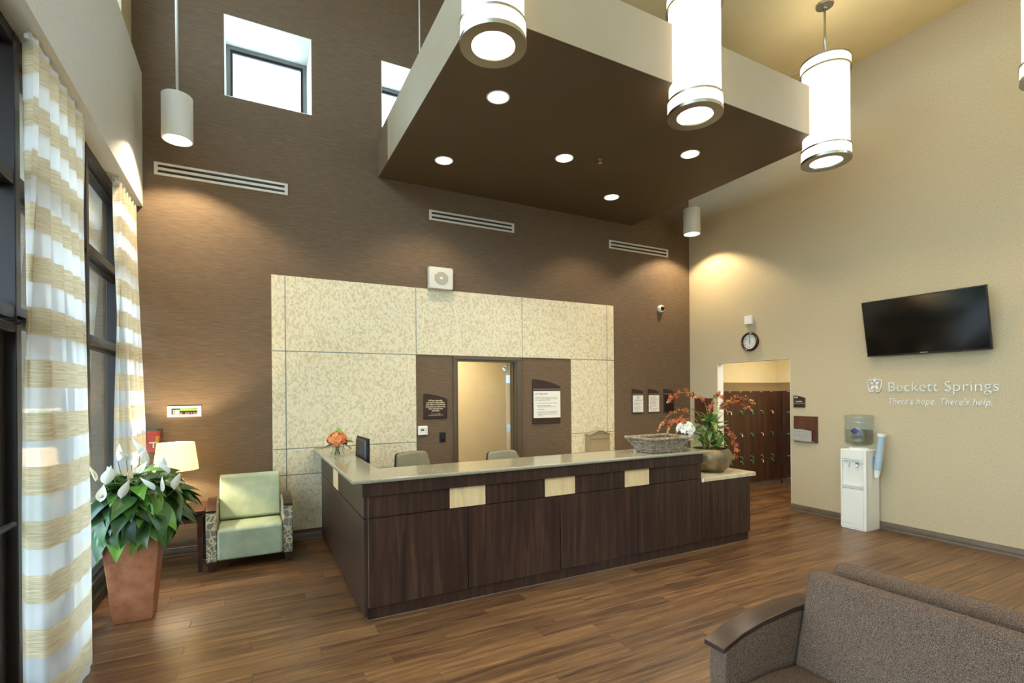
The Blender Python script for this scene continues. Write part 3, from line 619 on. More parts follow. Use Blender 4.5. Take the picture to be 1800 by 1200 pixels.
# ---- sofas back to back
def sofa(name, label, x_front_sign, ox, y0, seats, seatw):
    # local: depth axis d grows from the back (0) to the front; y along the length
    s = x_front_sign
    t = thing(name, (ox, y0 - seats*seatw/2, 0), label, 'sofa', 'brown tweed sofas back to back')
    X = lambda d: ox + s*d
    yA = y0; yB = y0 - seats*seatw
    def pr_(poly, ya, yb, nm, m, bev, sg=3): return MB().prism([(X(d), z) for d, z in poly], lambda u, v, d: Vector((u, d, v)), ya, yb).build(nm, m, t, bevel=bev, seg=sg)
    for k in range(seats):
        a, b = yA-k*seatw-.001, yA-(k+1)*seatw+.001
        pr_([(.22, .25), (.69, .25), (.70, .42), (.66, .445), (.40, .452), (.22, .435)], a, b, 'seat_cushion', M_sofa, .03)
    pr_([(.02, .26), (.235, .26), (.235, .44), (.205, .56), (.135, .80), (.115, .845), (.06, .852), (.012, .82), (.0, .76)], yA, yB, 'backrest', M_sofa, .022)
    for k in range(1, seats): MB().tube([(X(d), yA-k*seatw, z) for d, z in ((.2335, .46), (.2025, .565), (.1365, .79), (.115, .8405), (.06, .8475), (.014, .815), (.004, .76), (.016, .40))], .0035, 6).build('seam', M_sofa, t, True)
    pr_([(.03, .10), (.68, .10), (.68, .25), (.03, .25)], yA, yB, 'seat_base', M_sofa, .006, 1)
    for ya, yb in ((yA+.095, yA), (yB, yB-.095)):
        pr_([(.06, .10), (.675, .10), (.70, .50), (.69, .592), (.60, .628), (.45, .655), (.25, .668), (.06, .665)], ya-.004, yb+.004, 'arm', M_sofa, .012)
        pts = [(.04, .672), (.25, .676), (.45, .662), (.60, .634), (.715, .596)]; th = .022
        poly = [(d, z+th) for d, z in pts] + [(d, z) for d, z in reversed(pts)]
        poly = [(d, z) for d, z in poly]
        pr_(poly, ya+.006, yb-.006, 'arm_cap', M_wcap, .003, 2)
    for d in (.09, .62):
        for y in (yA+.05, yB-.05): bx('leg', M_wcap, t, min(X(d-.025), X(d+.025)), max(X(d-.025), X(d+.025)), y-.025, y+.025, 0, .10)
    return t
sofa('sofa', 'brown tweed sofa with a curved dark wood arm, nearest at lower right', -1, 2.50, 1.487, 2, .585)
sofa('sofa', 'brown tweed sofa backed against the nearer sofa, only its top showing', 1, 2.575, 1.495, 2, .585)
# ---- green armchair
ac = thing('armchair', (0, 5.95, 0), 'sage green vinyl armchair with patterned arms and dark wooden arm caps', 'armchair')
def prx(poly, xa, xb, nm, m, bev, sg=3): return MB().prism(poly, lambda u, v, d: Vector((d, u, v)), xa, xb).build(nm, m, ac, bevel=bev, seg=sg)
prx([(6.16, .38), (6.10, .42), (6.20, .84), (6.225, .862), (6.29, .858), (6.315, .82), (6.22, .38)], -.295, .288, 'backrest', M_vinyl, .02)
prx([(5.67, .095), (5.668, .37), (5.69, .405), (5.75, .418), (6.17, .385), (6.17, .10)], -.296, .289, 'seat', M_vinyl, .024)
for xa, xb in ((-.392, -.298), (.291, .385)):
    prx([(5.70, .085), (5.685, .30), (5.675, .575), (5.80, .622), (5.95, .642), (6.10, .63), (6.24, .59), (6.25, .085)], xa+.002, xb-.002, 'arm', M_pattern, .008, 2)
    pts = [(5.662, .578), (5.80, .628), (5.95, .648), (6.10, .636), (6.22, .60)]
    prx([(y, z+.02) for y, z in pts] + [(y, z) for y, z in reversed(pts)], xa+.004, xb-.004, 'arm_cap', M_wcap, .003, 2)
for x in (-.345, .338):
    for y in (5.70, 6.2): bx('leg', M_wcap, ac, x-.028, x+.028, y-.012, y+.035, 0, .09, .002)
# ---- end table
et = thing('end_table', (-.64, 5.95, 0), 'dark wood end table holding the lamp beside the green armchair', 'table')
bx('tabletop', M_table, et, -.90, -.40, 5.68, 6.20, .575, .605, .003, 2)
ap = MB(); ap.box(-.87, -.43, 5.705, 5.725, .49, .575); ap.box(-.87, -.43, 6.155, 6.175, .49, .575); ap.box(-.875, -.855, 5.725, 6.155, .49, .575); ap.box(-.445, -.425, 5.725, 6.155, .49, .575); ap.build('apron', M_table, et)
for x, y in ((-.44, 5.715), (-.86, 5.715), (-.44, 6.16), (-.86, 6.16)):
    l = MB(); l.hexa([(x-.016, y-.016, 0.008), (x+.016, y-.016, .008), (x+.016, y+.016, .008), (x-.016, y+.016, .008)], [(x-.024, y-.024, .575), (x+.024, y-.024, .575), (x+.024, y+.024, .575), (x-.024, y+.024, .575)])
    lo = l.build('leg', M_table, et); MB().lathe([(.012, 0), (.012, .008)], 12, (x, y, 0)).build('glide', M_chrome, lo)

# ================================================================== CURTAINS
def curtain(label, top, bot, z0, z1, npl, amp, edge):
    nu, nv = npl*10+1, 40
    def lerp(poly, s):
        L = [0]
        for a, b in zip(poly[:-1], poly[1:]): L.append(L[-1]+(Vector(b)-Vector(a)).length)
        t = s*L[-1]
        for i in range(len(poly)-1):
            if t <= L[i+1]+1e-9: k = (t-L[i])/max(L[i+1]-L[i], 1e-9); return Vector(poly[i]).lerp(Vector(poly[i+1]), k)
        return Vector(poly[-1])
    def fn(u, v):
        k = min(1, v/.75); k = k*k*(3-2*k); a = lerp(top, u); b = Vector((0, 0)); n = 7
        for q in range(-n, n+1): b += lerp(bot, min(1, max(0, u+q*.004)))
        b /= (2*n+1)
        w = math.sin(u*npl*2*PI+.6); w = math.copysign(abs(w)**.7, w)
        x = (a.x + amp*w)*(1-k) + (b.x + .004*math.sin(u*npl*2*PI+.6+v))*k; y = a.y*(1-k) + b.y*k + .012*math.sin(u*npl*4*PI)*(1-k*.5)
        z = z1 + (z0-z1)*v
        return Vector((x, y, z))
    t = thing('curtain', (top[0][0], (top[0][1]+top[-1][1])/2, z0), label, 'curtain', 'banded sheer curtains on the storefront')
    c = MB().grid(nu, nv, fn).build('sheer_fabric', M_curtain, t, True)
    bx('track', M_whitemetal, t, -1.055, -1.035, min(top[0][1], top[-1][1])+.03, max(top[0][1], top[-1][1])+.03, z1+.004, 3.69)
    for k in range(npl+1):
        y = top[0][1]+(top[-1][1]-top[0][1])*k/npl; bx('glider', M_whitemetal, t, -1.053, -1.037, y-.006, y+.006, z1-.02, z1+.004)
    return t
curtain('sheer white and tan banded curtain nearest the entrance door', [(-1.05, 3.57), (-1.05, 4.52)], [(-1.085, 3.56), (-1.02, 3.49), (-.945, 3.47), (-.91, 3.62), (-.895, 3.95), (-.905, 4.10), (-.96, 4.20), (-1.04, 4.24)], .015, 3.655, 6, .047, 0)
curtain('sheer white and tan banded curtain in the corner behind the tall planter', [(-1.05, 5.60), (-1.045, 6.33)], [(-1.085, 5.56), (-.97, 5.55), (-.93, 5.75), (-1.0, 5.90), (-.945, 6.05), (-.93, 6.22), (-.96, 6.30)], .015, 3.655, 6, .042, 0)

# ================================================================== THINGS ON THE BACK WALL
def vent(x0, x1, z0, z1, label):
    t = thing('wall_vent', ((x0+x1)/2, YB, z0), label, 'vent', 'slot vents along the brown wall')
    bx('backing', M_dark, t, x0+.02, x1-.02, YB-.004, YB, z0+.015, z1-.015)
    f = MB(); b = .024; yy = (YB-.016, YB)
    f.box(x0, x0+b*1.4, *yy, z0, z1); f.box(x1-b*1.4, x1, *yy, z0, z1); f.box(x0+b*1.4, x1-b*1.4, *yy, z0, z0+b); f.box(x0+b*1.4, x1-b*1.4, *yy, z1-b, z1)
    f.build('vent_frame', M_vent, t); zm = (z0+z1)/2; bx('divider_bar', M_vent, t, x0+b*1.4, x1-b*1.4, YB-.015, YB-.002, zm-.014, zm+.014)
vent(-.876, .408, 4.045, 4.177, 'long cream slot vent under the white pendant on the left'); vent(2.123, 3.395, 4.025, 4.158, 'long cream slot vent in the middle of the brown wall'); vent(5.118, 6.387, 4.023, 4.157, 'long cream slot vent in the far right corner')
s = thing('wall_speaker', (2.25, YB, 3.108), 'beige square wall speaker on the top edge of the cream panels', 'speaker')
bx('housing', M_vent, s, 2.088, 2.418, YB-.10, YB-.0145, 3.10, 3.385, .006, 2)
oc = [(math.cos(a)*.088*(1.12 if abs(math.cos(a)) > .8 else 1), math.sin(a)*.088) for a in [PI/8+k*PI/4 for k in range(8)]]
MB().prism([(2.253+u, 3.242+v) for u, v in oc], lambda u, v, d: Vector((u, d, v)), YB-.106, YB-.1).build('grille', textured('speaker_grille', [(.4, (150, 140, 120)), (.6, (182, 172, 150))], 500, rough=.6, co='obj', detail=1), s)
MB().prism([(2.253+u*.24, 3.242+v*.2) for u, v in oc], lambda u, v, d: Vector((u, d, v)), YB-.1075, YB-.106).build('badge', M_whitemetal, s)
for x in (2.10, 2.406):
    for z in (3.112, 3.373): MB().lathe([(.005, 0), (.004, .002)], 8, (x, YB-.1, z), M=Matrix.Rotation(PI/2, 4, 'X')).build('screw', M_dark, s)
dc = thing('dome_camera', (6.215, YB, 3.126), 'white dome security camera with a black eye on the brown wall', 'security camera')
RX = Matrix.Rotation(PI/2, 4, 'X')
MB().lathe([(.062, 0), (.062, .035), (.055, .05), (.04, .055), (0, .055)], 28, (6.205, YB, 3.126), M=RX).build('housing', M_whiteplastic, dc, True, angle=.6)
MB().lathe([(.038, .05), (.036, .066), (.026, .082), (.012, .09), (0, .091)], 24, (6.205, YB, 3.126), M=RX).build('dome', plain('black_dome', (10, 10, 10), .08), dc, True)
# plaques with a curved top
def arch(x0, x1, z0, z1, zr, n=12):
    pts = [(x0, z0), (x1, z0), (x1, zr)]
    for k in range(1, n+1):
        u = k/n; x = x1+(x0-x1)*u; pts.append((x, zr+(z1-zr)*math.sin(u*PI/2)**.85 if u < 1 else z1))
    return pts
FB = lambda u, v, d: Vector((u, d, v))
def lines_mesh(x0, x1, zs, h, rnd, R=None):
    mb = MB()
    for z in zs: mb.box(x0, x0+(x1-x0)*rnd.uniform(.55, 1), YB-.0235, YB-.023, z-h, z)
    return mb
p = thing('notice_plaque', (2.187, YB, 1.389), 'small dark walnut plaque with cream lettering left of the office doorway', 'sign', 'walnut plaques with curved tops')
MB().prism(arch(2.022, 2.351, 1.387, 1.716, 1.645), FB, YB-.02, YB).build('board', M_plaque, p, bevel=.002, seg=1)
me = text_mesh('Self pay deposits,\ninsurance deductibles,\nand other co-insurance\namounts are due at the\ntime services are\nprovided.', .0285, .0006, align='CENTER', line=.95, offset=.0006); place_text(me, R_BACK, Vector((2.187, YB-.0208, 1.617)), M_cream_ink, 'lettering', p)
me = text_mesh('For your convenience\nwe accept all major credit cards.', .0155, .0006, align='CENTER', line=1.15); place_text(me, R_BACK, Vector((2.187, YB-.0208, 1.444)), M_cream_ink, 'lettering', p)
t = thing('thermostat', (2.01, YB, 1.173), 'white thermostat on the brown wall beside the cream panels', 'thermostat')
bx('case', M_whiteplastic, t, 1.945, 2.073, YB-.028, YB, 1.173, 1.293, .008, 3); bx('display', plain('lcd', (96, 98, 84), .3), t, 1.975, 2.025, YB-.0285, YB-.028, 1.228, 1.255)
for x in (1.978, 2.048): bx('button', M_silver, t, x-.006, x+.006, YB-.030, YB-.028, 1.204, 1.212)
bx('button', M_silver, t, 2.043, 2.053, YB-.030, YB-.028, 1.225, 1.252)
t = thing('switch_plate', (2.288, YB, 1.062), 'black wall plate with a tiny red light by the door frame', 'wall plate')
pl = MB(); pl.add([(2.243, YB, 1.062), (2.333, YB, 1.062), (2.333, YB, 1.196), (2.243, YB, 1.196), (2.247, YB-.006, 1.066), (2.329, YB-.006, 1.066), (2.329, YB-.006, 1.192), (2.247, YB-.006, 1.192), (2.288, YB-.013, 1.129)], [(0, 1, 5, 4), (1, 2, 6, 5), (2, 3, 7, 6), (3, 0, 4, 7), (4, 5, 8), (5, 6, 8), (6, 7, 8), (7, 4, 8), (3, 2, 1, 0)])
pl.build('plate', M_black, t); MB().lathe([(.004, 0), (.003, .002)], 8, (2.288, YB-.0125, 1.129), M=RX).build('indicator', emis('red_led', (1, .12, .05), 1.2), t)
p = thing('law_notice', (3.92, YB, 1.262), 'tall walnut plaque holding a white legal notice right of the office doorway', 'sign', 'walnut plaques with curved tops')
MB().prism(arch(3.682, 4.158, 1.262, 1.914, 1.812), FB, YB-.02, YB).build('board', M_plaque, p, bevel=.002, seg=1)
bx('rail', M_silver, p, 3.682, 4.158, YB-.022, YB-.02, 1.768, 1.774)
bx('paper', M_paper, p, 3.69, 4.156, YB-.023, YB-.02, 1.345, 1.742)
me = text_mesh("IT'S THE LAW", .036, .0004, offset=.0005); place_text(me, R_BACK, Vector((3.712, YB-.0236, 1.688)), M_ink, 'heading', p)
me = text_mesh("If you have a medical emergency or are in labor,\nyou have the right to receive, within the capabilities\nof this hospital's staff and facilities:", .0192, .0004, line=1.12); place_text(me, R_BACK, Vector((3.712, YB-.0236, 1.645)), M_ink, 'lettering', p)
me = text_mesh("\u2022 An appropriate medical screening examination\n\n\u2022 Necessary stabilizing treatment\n   (including treatment for an unborn child)\n\n   and if necessary\n\n\u2022 An appropriate transfer to another facility even\n   if you cannot pay or do not have medical\n   insurance or you are not entitled to Medicare\n   or Medicaid", .0185, .0004, line=1.0); place_text(me, R_BACK, Vector((3.742, YB-.0236, 1.558)), M_ink, 'lettering', p)
def plaque(x0, x1, z0, z1, paper, label):
    p = thing('notice_plaque', ((x0+x1)/2, YB, z0), label, 'sign', 'three plaques right of the cream panels')
    MB().prism(arch(x0, x1, z0, z1, z1-.055), FB, YB-.018, YB).build('board', M_plaque, p, bevel=.002, seg=1)
    zr = z1-.092; bx('rail', M_silver, p, x0, x1, YB-.020, YB-.018, zr, zr+.005)
    if not paper: bx('insert', M_black, p, x0+.006, x1-.004, YB-.021, YB-.018, z0+.018, zr-.006); return
    bx('paper', M_paper, p, x0+.004, x1-.002, YB-.022, YB-.018, z0+.016, zr-.018); rnd = random.Random(paper); xa, xb = x0+.018, x1-.018
    if paper == 1:
        lg = MB(); cx, cz = (x0+x1)/2, zr-.052
        for k in range(4):
            a = PI/4+k*PI/2; lg.lathe([(.0105, 0), (.0105, .0006)], 10, (cx+.011*math.cos(a), YB-.022, cz+.011*math.sin(a)), M=RX)
        lg.build('emblem', M_blueink, p)
        me = text_mesh('Beckett Springs', .03, .0004); me2 = text_mesh('Beckett Springs', .03, .0004, width=.135); place_text(me2, R_BACK, Vector((cx-.0675, YB-.0226, zr-.105)), M_inkd, 'heading', p)
        zs = [zr-.13-.0115*k for k in range(5)] + [zr-.195-.0115*k for k in range(6)] + [zr-.275-.0115*k for k in range(2)]
        zs = [z for z in zs if z > z0+.026]
    else:
        for z in (zr-.045, zr-.135, zr-.222): MB().box(xa, xa+rnd.uniform(.05, .15), YB-.0226, YB-.022, z-.006, z).build('heading', M_inkd, p)
        zs = [zr-.06-.0115*k for k in range(6)] + [zr-.15-.0115*k for k in range(6)] + [zr-.236-.0115*k for k in range(5)]; zs = [z for z in zs if z > z0+.026]
    mb = MB()
    for z in zs: mb.box(xa, xa+(xb-xa)*rnd.uniform(.6, 1), YB-.0224, YB-.022, z-.004, z)
    tag(mb.build('fine_print', plain('pale_grey_ink', (164, 158, 144), .7), p), kind='stuff')
plaque(5.57, 5.797, 1.365, 1.77, 1, 'walnut plaque with a white page and pale blue emblem, nearest the cream panels')
plaque(5.913, 6.150, 1.365, 1.769, 2, 'walnut plaque with a white page of text, middle of three')
plaque(6.265, 6.490, 1.360, 1.768, 0, 'walnut plaque with an empty black insert beside the wall corner')
# fire alarm annunciator
fa = thing('alarm_annunciator', (-.625, YB, 1.492), 'cream framed alarm panel with a green strip and red buttons above the lamp', 'alarm panel')
X0, X1, Z0, Z1 = -.778, -.470, 1.492, 1.607
f = MB(); f.box(X0, X1, YB-.012, YB, Z0, Z0+.024); f.box(X0, X1, YB-.012, YB, Z1-.024, Z1); f.box(X0, X0+.036, YB-.012, YB, Z0+.024, Z1-.024); f.box(X1-.036, X1, YB-.012, YB, Z0+.024, Z1-.024); f.build('frame', plain('cream_frame', (226, 212, 178), .5), fa)
bx('display', M_black, fa, X0+.036, X1-.036, YB-.006, YB, Z0+.024, Z1-.024); bx('green_strip', plain('green_strip', (120, 200, 50), .4), fa, X0+.115, X1-.038, YB-.0075, YB-.006, Z0+.066, Z0+.084)
for k in range(3):
    z = Z0+.030+k*.0165; bx('label_strip', M_paper, fa, X0+.066, X0+.108, YB-.0075, YB-.006, z, z+.012); bx('button', M_whiteplastic, fa, X0+.05, X0+.060, YB-.0085, YB-.006, z+.001, z+.011)
for k, x in enumerate((.124, .168, .190, .240, .262)): bx('button', plain('red_button', (214, 84, 58), .4) if not bpy.data.materials.get('red_button') else bpy.data.materials['red_button'], fa, X0+x-.008, X0+x+.008, YB-.009, YB-.006, Z0+.028, Z0+.046, .002)
MB().lathe([(.009, 0), (.007, .004)], 14, (X0+.215, YB-.006, Z0+.039), M=RX).build('key_switch', M_chrome, fa)
pu = thing('alarm_pull_station', (-.885, YB, 1.12), 'red fire alarm pull box under a clear cover beside the corner curtain', 'fire alarm')
red = plain('alarm_red', (176, 34, 24), .4)
bx('back_box', red, pu, -.955, -.835, YB-.05, YB, 1.13, 1.345, .006, 2); bx('handle', M_whiteplastic, pu, -.93, -.86, YB-.062, YB-.05, 1.225, 1.24); bx('handle_stem', M_whiteplastic, pu, -.90, -.888, YB-.06, YB-.05, 1.18, 1.225)
bx('brass_plate', plain('amber_plate', (196, 140, 50), .4), pu, -.875, -.845, YB-.055, YB-.05, 1.14, 1.30)
c = MB(); c.box(-.975, -.972, YB-.085, YB, 1.11, 1.375); c.box(-.818, -.815, YB-.085, YB, 1.11, 1.375); c.box(-.972, -.818, YB-.085, YB-.082, 1.11, 1.375); c.box(-.972, -.818, YB-.082, YB, 1.372, 1.375); c.build('clear_cover', M_clear, pu)

# ================================================================== THINGS ON THE RIGHT WALL
tv = thing('television', (6.77, 2.88, 2.12), 'large black flat television tilted down on the beige wall', 'television')
tvn = Vector((-.672, 0, -.13)).normalized(); tvu = Vector((-.13, 0, .659)).normalized(); tvc = Vector((6.735, 2.882, 2.457))
def T(u, v, d): return tvc + Vector((0, -1, 0))*u + tvu*v + tvn*d
def tbox(nm, m, u0_, u1_, v0, v1, d0, d1, bev=0):
    mb = MB(); mb.v = [T(u, v, d) for u in (u0_, u1_) for v in (v0, v1) for d in (d0, d1)]; mb.f = [(0, 1, 3, 2), (4, 6, 7, 5), (0, 4, 5, 1), (2, 3, 7, 6), (0, 2, 6, 4), (1, 5, 7, 3)]; return mb.build(nm, m, tv, bevel=bev, seg=2)
HWv, HHv = .591, .336
tbox('bezel', M_tvbody, -HWv, HWv, -HHv, HHv, -.035, 0, .004); tbox('screen', M_screen, -HWv+.012, HWv-.012, -HHv+.02, HHv-.012, 0, .0015)
tbox('bottom_lip', plain('dark_lip', (40, 40, 40), .25), -HWv+.01, HWv-.01, -HHv+.006, -HHv+.011, 0, .003); tbox('logo_badge', M_silver, -.035, .035, -HHv+.012, -HHv+.021, .0015, .0025); tbox('standby_light', emis('standby_red', (1, .03, .03), 2), .36, .366, -HHv+.010, -HHv+.015, .003, .004)
bx('wall_bracket', M_black, tv, 6.80, 6.892, 2.70, 3.06, 2.33, 2.55)
# lettering on the wall
sg = thing('wall_sign', (XR, 2.88, 1.55), 'raised silver Beckett Springs lettering with leaf emblem below the television', 'sign')
me = text_mesh('Beckett Springs', .165, .007, width=1.015, spacing=1.03, offset=-.0022)
for v in me.vertices: v.co.y *= 1.0
def split_letters(me, M4, nm):
    isl = islands(me); isl.sort(key=lambda q: min(v.x for v in q[0])); grp = []
    for q in isl:
        a, b = min(v.x for v in q[0]), max(v.x for v in q[0])
        if grp and a < grp[-1][1]-.35*(b-a): grp[-1][2].append(q); grp[-1][1] = max(grp[-1][1], b)
        else: grp.append([a, b, [q]])
    for a, b, qs in grp:
        mb = MB()
        for vs_q, fs_q in qs: mb.add([M4 @ v for v in vs_q], fs_q)
        mb.build(nm, M_sign, sg)
split_letters(me, Matrix.Translation((XR-.0075, 3.284, 1.697)) @ R_RIGHT.to_4x4(), 'letter')
me = text_mesh("There's hope. There's help.", .105, .004, shear=.28, width=.96, spacing=1.06); split_letters(me, Matrix.Translation((XR-.0045, 3.285, 1.545)) @ R_RIGHT.to_4x4(), 'tagline_letter')
def SG(u, v, d=.008): return Vector((XR-d, 3.44-u, 1.778+v))      # emblem centre
def strip(pts, r=.008): return MB().tube([SG(*p) for p in pts], r, 6)
lf = [(-.02, .062), (-.065, .060), (-.082, .045), (-.072, -.02), (-.06, -.072), (-.045, -.085), (-.022, -.082), (-.012, -.065)]
strip(lf).build('emblem_outline', M_sign, sg, True); strip([(-u, v) for u, v in lf]).build('emblem_outline', M_sign, sg, True)
def petal(cx, cz, L, Wd, ang):
    pts = []
    for k in range(14):
        a = 2*PI*k/14; u = L/2*math.cos(a); v = Wd/2*math.sin(a)*(1-.45*math.cos(a)); pts.append((cx+u*math.cos(ang)-v*math.sin(ang), cz+u*math.sin(ang)+v*math.cos(ang)))
    return MB().prism(pts, lambda u, v, d: SG(u, v, d), .001, .012)
for cx, cz, L, Wd, an in ((0, .065, .055, .028, PI/2), (-.032, .028, .05, .03, PI*.80), (.032, .028, .05, .03, PI*.20), (-.026, -.03, .062, .034, PI*1.32), (.026, -.03, .062, .034, -PI*.32)): petal(cx, cz, L, Wd, an).build('emblem_leaf', M_sign, sg)
ck = thing('wall_clock', (XR, 5.187, 2.33), 'round brown wall clock above the locker room opening', 'clock')
RYm = Matrix.Rotation(-PI/2, 4, 'Y'); cc = (XR, 5.187, 2.482)
MB().lathe([(.150, 0), (.152, .012), (.146, .035), (.132, .046), (.122, .042), (.116, .026), (.112, .02), (.112, 0)], 48, cc, M=RYm, close=True).build('rim', plain('brown_clock_rim', (62, 34, 22), .22), ck, True, angle=1)
MB().lathe([(.113, .004), (.113, .018)], 40, cc, M=RYm).build('face', M_paper, ck)
def CK(u, v, d): return Vector((XR-d, 5.187-u, 2.482+v))
for h in range(1, 13):
    a = PI/2-h*PI/6; me = text_mesh(str(h), .032, .0004, align='CENTER', offset=.0005); place_text(me, R_RIGHT, CK(.088*math.cos(a), .088*math.sin(a)-.011, .0188), M_inkd, 'numeral', ck)
def hand(ang, L, w, m, nm, d, tail=.02):
    c, s_ = math.cos(ang), math.sin(ang); P = [(-tail, -w), (L, -w*.5), (L, w*.5), (-tail, w)]
    MB().prism([(u*c-v*s_, u*s_+v*c) for u, v in P], CK, d, d+.001).build(nm, m, ck)
hand(PI/2, .078, .004, M_black, 'minute_hand', .021); hand(-PI/2, .05, .005, M_black, 'hour_hand', .0195); hand(PI*.8, .05, .0015, plain('red_hand', (170, 60, 50), .5), 'second_hand', .0225, .07)
MB().lathe([(.118, .032), (.112, .034), (0, .034)], 40, cc, M=RYm).build('crystal', pane_mat('clock_crystal', (.99, .99, .99), 1.3), ck)
wb = thing('wall_sensor', (XR, 5.20, 2.75), 'small white square box on the wall above the clock', 'sensor')
bx('case', M_whiteplastic, wb, XR-.045, XR, 5.135, 5.262, 2.752, 2.885, .005, 2); bx('cover_seam', M_silver, wb, XR-.0455, XR-.045, 5.155, 5.157, 2.76, 2.878)
RFn = lambda u, v, d: Vector((XR-d, -u, v))
p = thing('room_sign', (XR, 4.41, 1.479), 'small dark room sign with number beside the locker room opening', 'sign')
MB().prism(arch(-4.49, -4.325, 1.479, 1.648, 1.612), RFn, 0, .014).build('board', M_plaque, p)
bx('rail', M_silver, p, XR-.016, XR-.014, 4.325, 4.49, 1.534, 1.538)
me = text_mesh('D04', .03, .0005, offset=.0008); place_text(me, R_RIGHT, Vector((XR-.0146, 4.477, 1.612)), M_cream_ink, 'number', p)
me = text_mesh('LOCKERS', .022, .0005, offset=.0008); place_text(me, R_RIGHT, Vector((XR-.0146, 4.458, 1.556)), M_cream_ink, 'lettering', p)
def holder(y0, y1, z0, z1, label):
    h = thing('brochure_holder', (XR, (y0+y1)/2, z0), label, 'brochure holder', 'brochure holders on the beige wall')
    bx('back_board', M_redwood, h, XR-.016, XR, y0, y1, z0, z1)
    w = y1-y0; ya, yb = y1, y0+w*.19
    poly = [(-ya+.003, z0+.03), (-yb, z0+.012), (-yb, z0+.165), (-(yb+.5*(ya-yb)), z0+.182), (-ya+.003, z0+.185)]
    MB().prism(poly, RFn, .045, .049).build('pocket', M_silver, h); bx('pocket_floor', M_silver, h, XR-.049, XR-.016, yb-.03, ya-.003, z0+.012, z0+.018)
    hl = MB()
    for r in range(3):
        for k in range(7): hl.box(XR-.0495, XR-.049, ya-.03-k*(ya-yb-.05)/6-.004, ya-.03-k*(ya-yb-.05)/6+.004, z0+.085+r*.03, z0+.092+r*.03)
    tag(hl.build('perforation', M_dark, h), kind='stuff')
holder(4.150, 4.488, .992, 1.358, 'red-brown wall board with a perforated silver pocket, right of the locker opening')
holder(5.90, 6.29, .975, 1.600, 'red-brown wall board with a silver pocket behind the orchids')

# ================================================================== LOCKERS IN THE ALCOVE
LY, LXr, LT = 5.95, 8.76, 1.716
COL = [7.225+.278*k for k in range(6)]                            # column edges, x
ROWS = [(.10, .512), (.512, .915), (.915, 1.312), (1.312, LT)]
rl = random.Random(9)
def locker(name, label, fn, w, tags, idx=9):
    dep = .268 if tags else .236
    # fn(u, d, z): u across the front, d out of the front, z up
    o = fn(w/2, 0, 0); t = thing(name, o, label, 'locker', 'walnut lockers in the alcove')
    def B(nm, m, u0_, u1_, d0, d1, z0, z1, par=t):
        mb = MB(); mb.v = [fn(u, d, z) for u in (u0_, u1_) for d in (d0, d1) for z in (z0, z1)]; mb.f = [(0, 1, 3, 2), (4, 6, 7, 5), (0, 4, 5, 1), (2, 3, 7, 6), (0, 2, 6, 4), (1, 5, 7, 3)]; return mb.build(nm, m, par)
    B('carcass', M_locker, .002, w-.002, -.23, -.018, .10, LT); B('toe_kick', M_base, 0, w, -.22, -.012, 0, .10)
    mb = MB(); mb.v = [fn(u, d, z) for u in (0, w) for d, z in ((0, LT), (-dep, LT), (-dep, LT+.155))]; mb.f = [(0, 1, 2), (3, 5, 4), (0, 3, 4, 1), (1, 4, 5, 2), (0, 2, 5, 3)]; mb.build('sloping_top', plain('brown_slope', (118, 98, 70), .5) if not bpy.data.materials.get('brown_slope') else bpy.data.materials['brown_slope'], t)
    B('number_plate', M_silver, w*.42, w*.58, 0, .002, LT-.022, LT-.008)
    if idx in (0, 4, 7):
        a, b_ = {0: (-.18, 0), 4: (w, w+.14), 7: (-.001, 0)}[idx]; B('filler', M_locker, a, b_, -.23, 0, .10, LT); B('toe_kick', M_base, a, b_, -.22, -.012, 0, .10)
        a, b_ = {0: (-.18, 0), 4: (w, w+.378), 7: (-.272, 0)}[idx]; mb = MB(); mb.v = [fn(u, d, z) for u in (a, b_) for d, z in ((0, LT), (-dep, LT), (-dep, LT+.155))]; mb.f = [(0, 1, 2), (3, 5, 4), (0, 3, 4, 1), (1, 4, 5, 2), (0, 2, 5, 3)]; mb.build('sloping_top', bpy.data.materials['brown_slope'], t)
    for r, (z0, z1) in enumerate(ROWS):
        d = B('locker_door', M_locker, .0015, w-.0015, -.018, 0, z0+.0015, z1-.0015)
        if not tags: 
            B('number_plate', M_silver, w*.40, w*.60, 0, .002, z0+.006, z0+.02, d); continue
        zk_ = z0+.035 if r else z1-.045; u = w*.52
        MB().tube([fn(u-.02, 0, zk_+.012), fn(u-.02, .014, zk_+.012)], .011, 10).build('lock', M_chrome, d, True)
        B('key', M_brass, u-.008, u+.012, .012, .015, zk_+.004, zk_+.018, d)
        B('key_tag', M_green if rl.random() < .62 else M_whiteplastic, u+.002, u+.028, .014, .018, zk_-.042, zk_+.004, d)
names = ['first walnut locker column, at the left edge of the opening', 'second walnut locker column from the opening edge, green and white key tags', 'third walnut locker column from the opening edge, middle of the row', 'fourth walnut locker column from the opening edge', 'fifth walnut locker column, next to the inner corner']
for k in range(5): locker('locker_column', names[k], (lambda x0: lambda u, d, z: Vector((x0+u, LY-d, z)))(COL[k]), .278, True, k)
for k, nm in enumerate(('walnut locker column on the side wall of the alcove, next to the corner', 'walnut locker column on the side wall of the alcove, behind the wall edge')): locker('locker_column', nm, (lambda y0: lambda u, d, z: Vector((LXr-d, y0-u, z)))(LY-.005-k*.278), .278, False, 7 if k == 0 else 9)

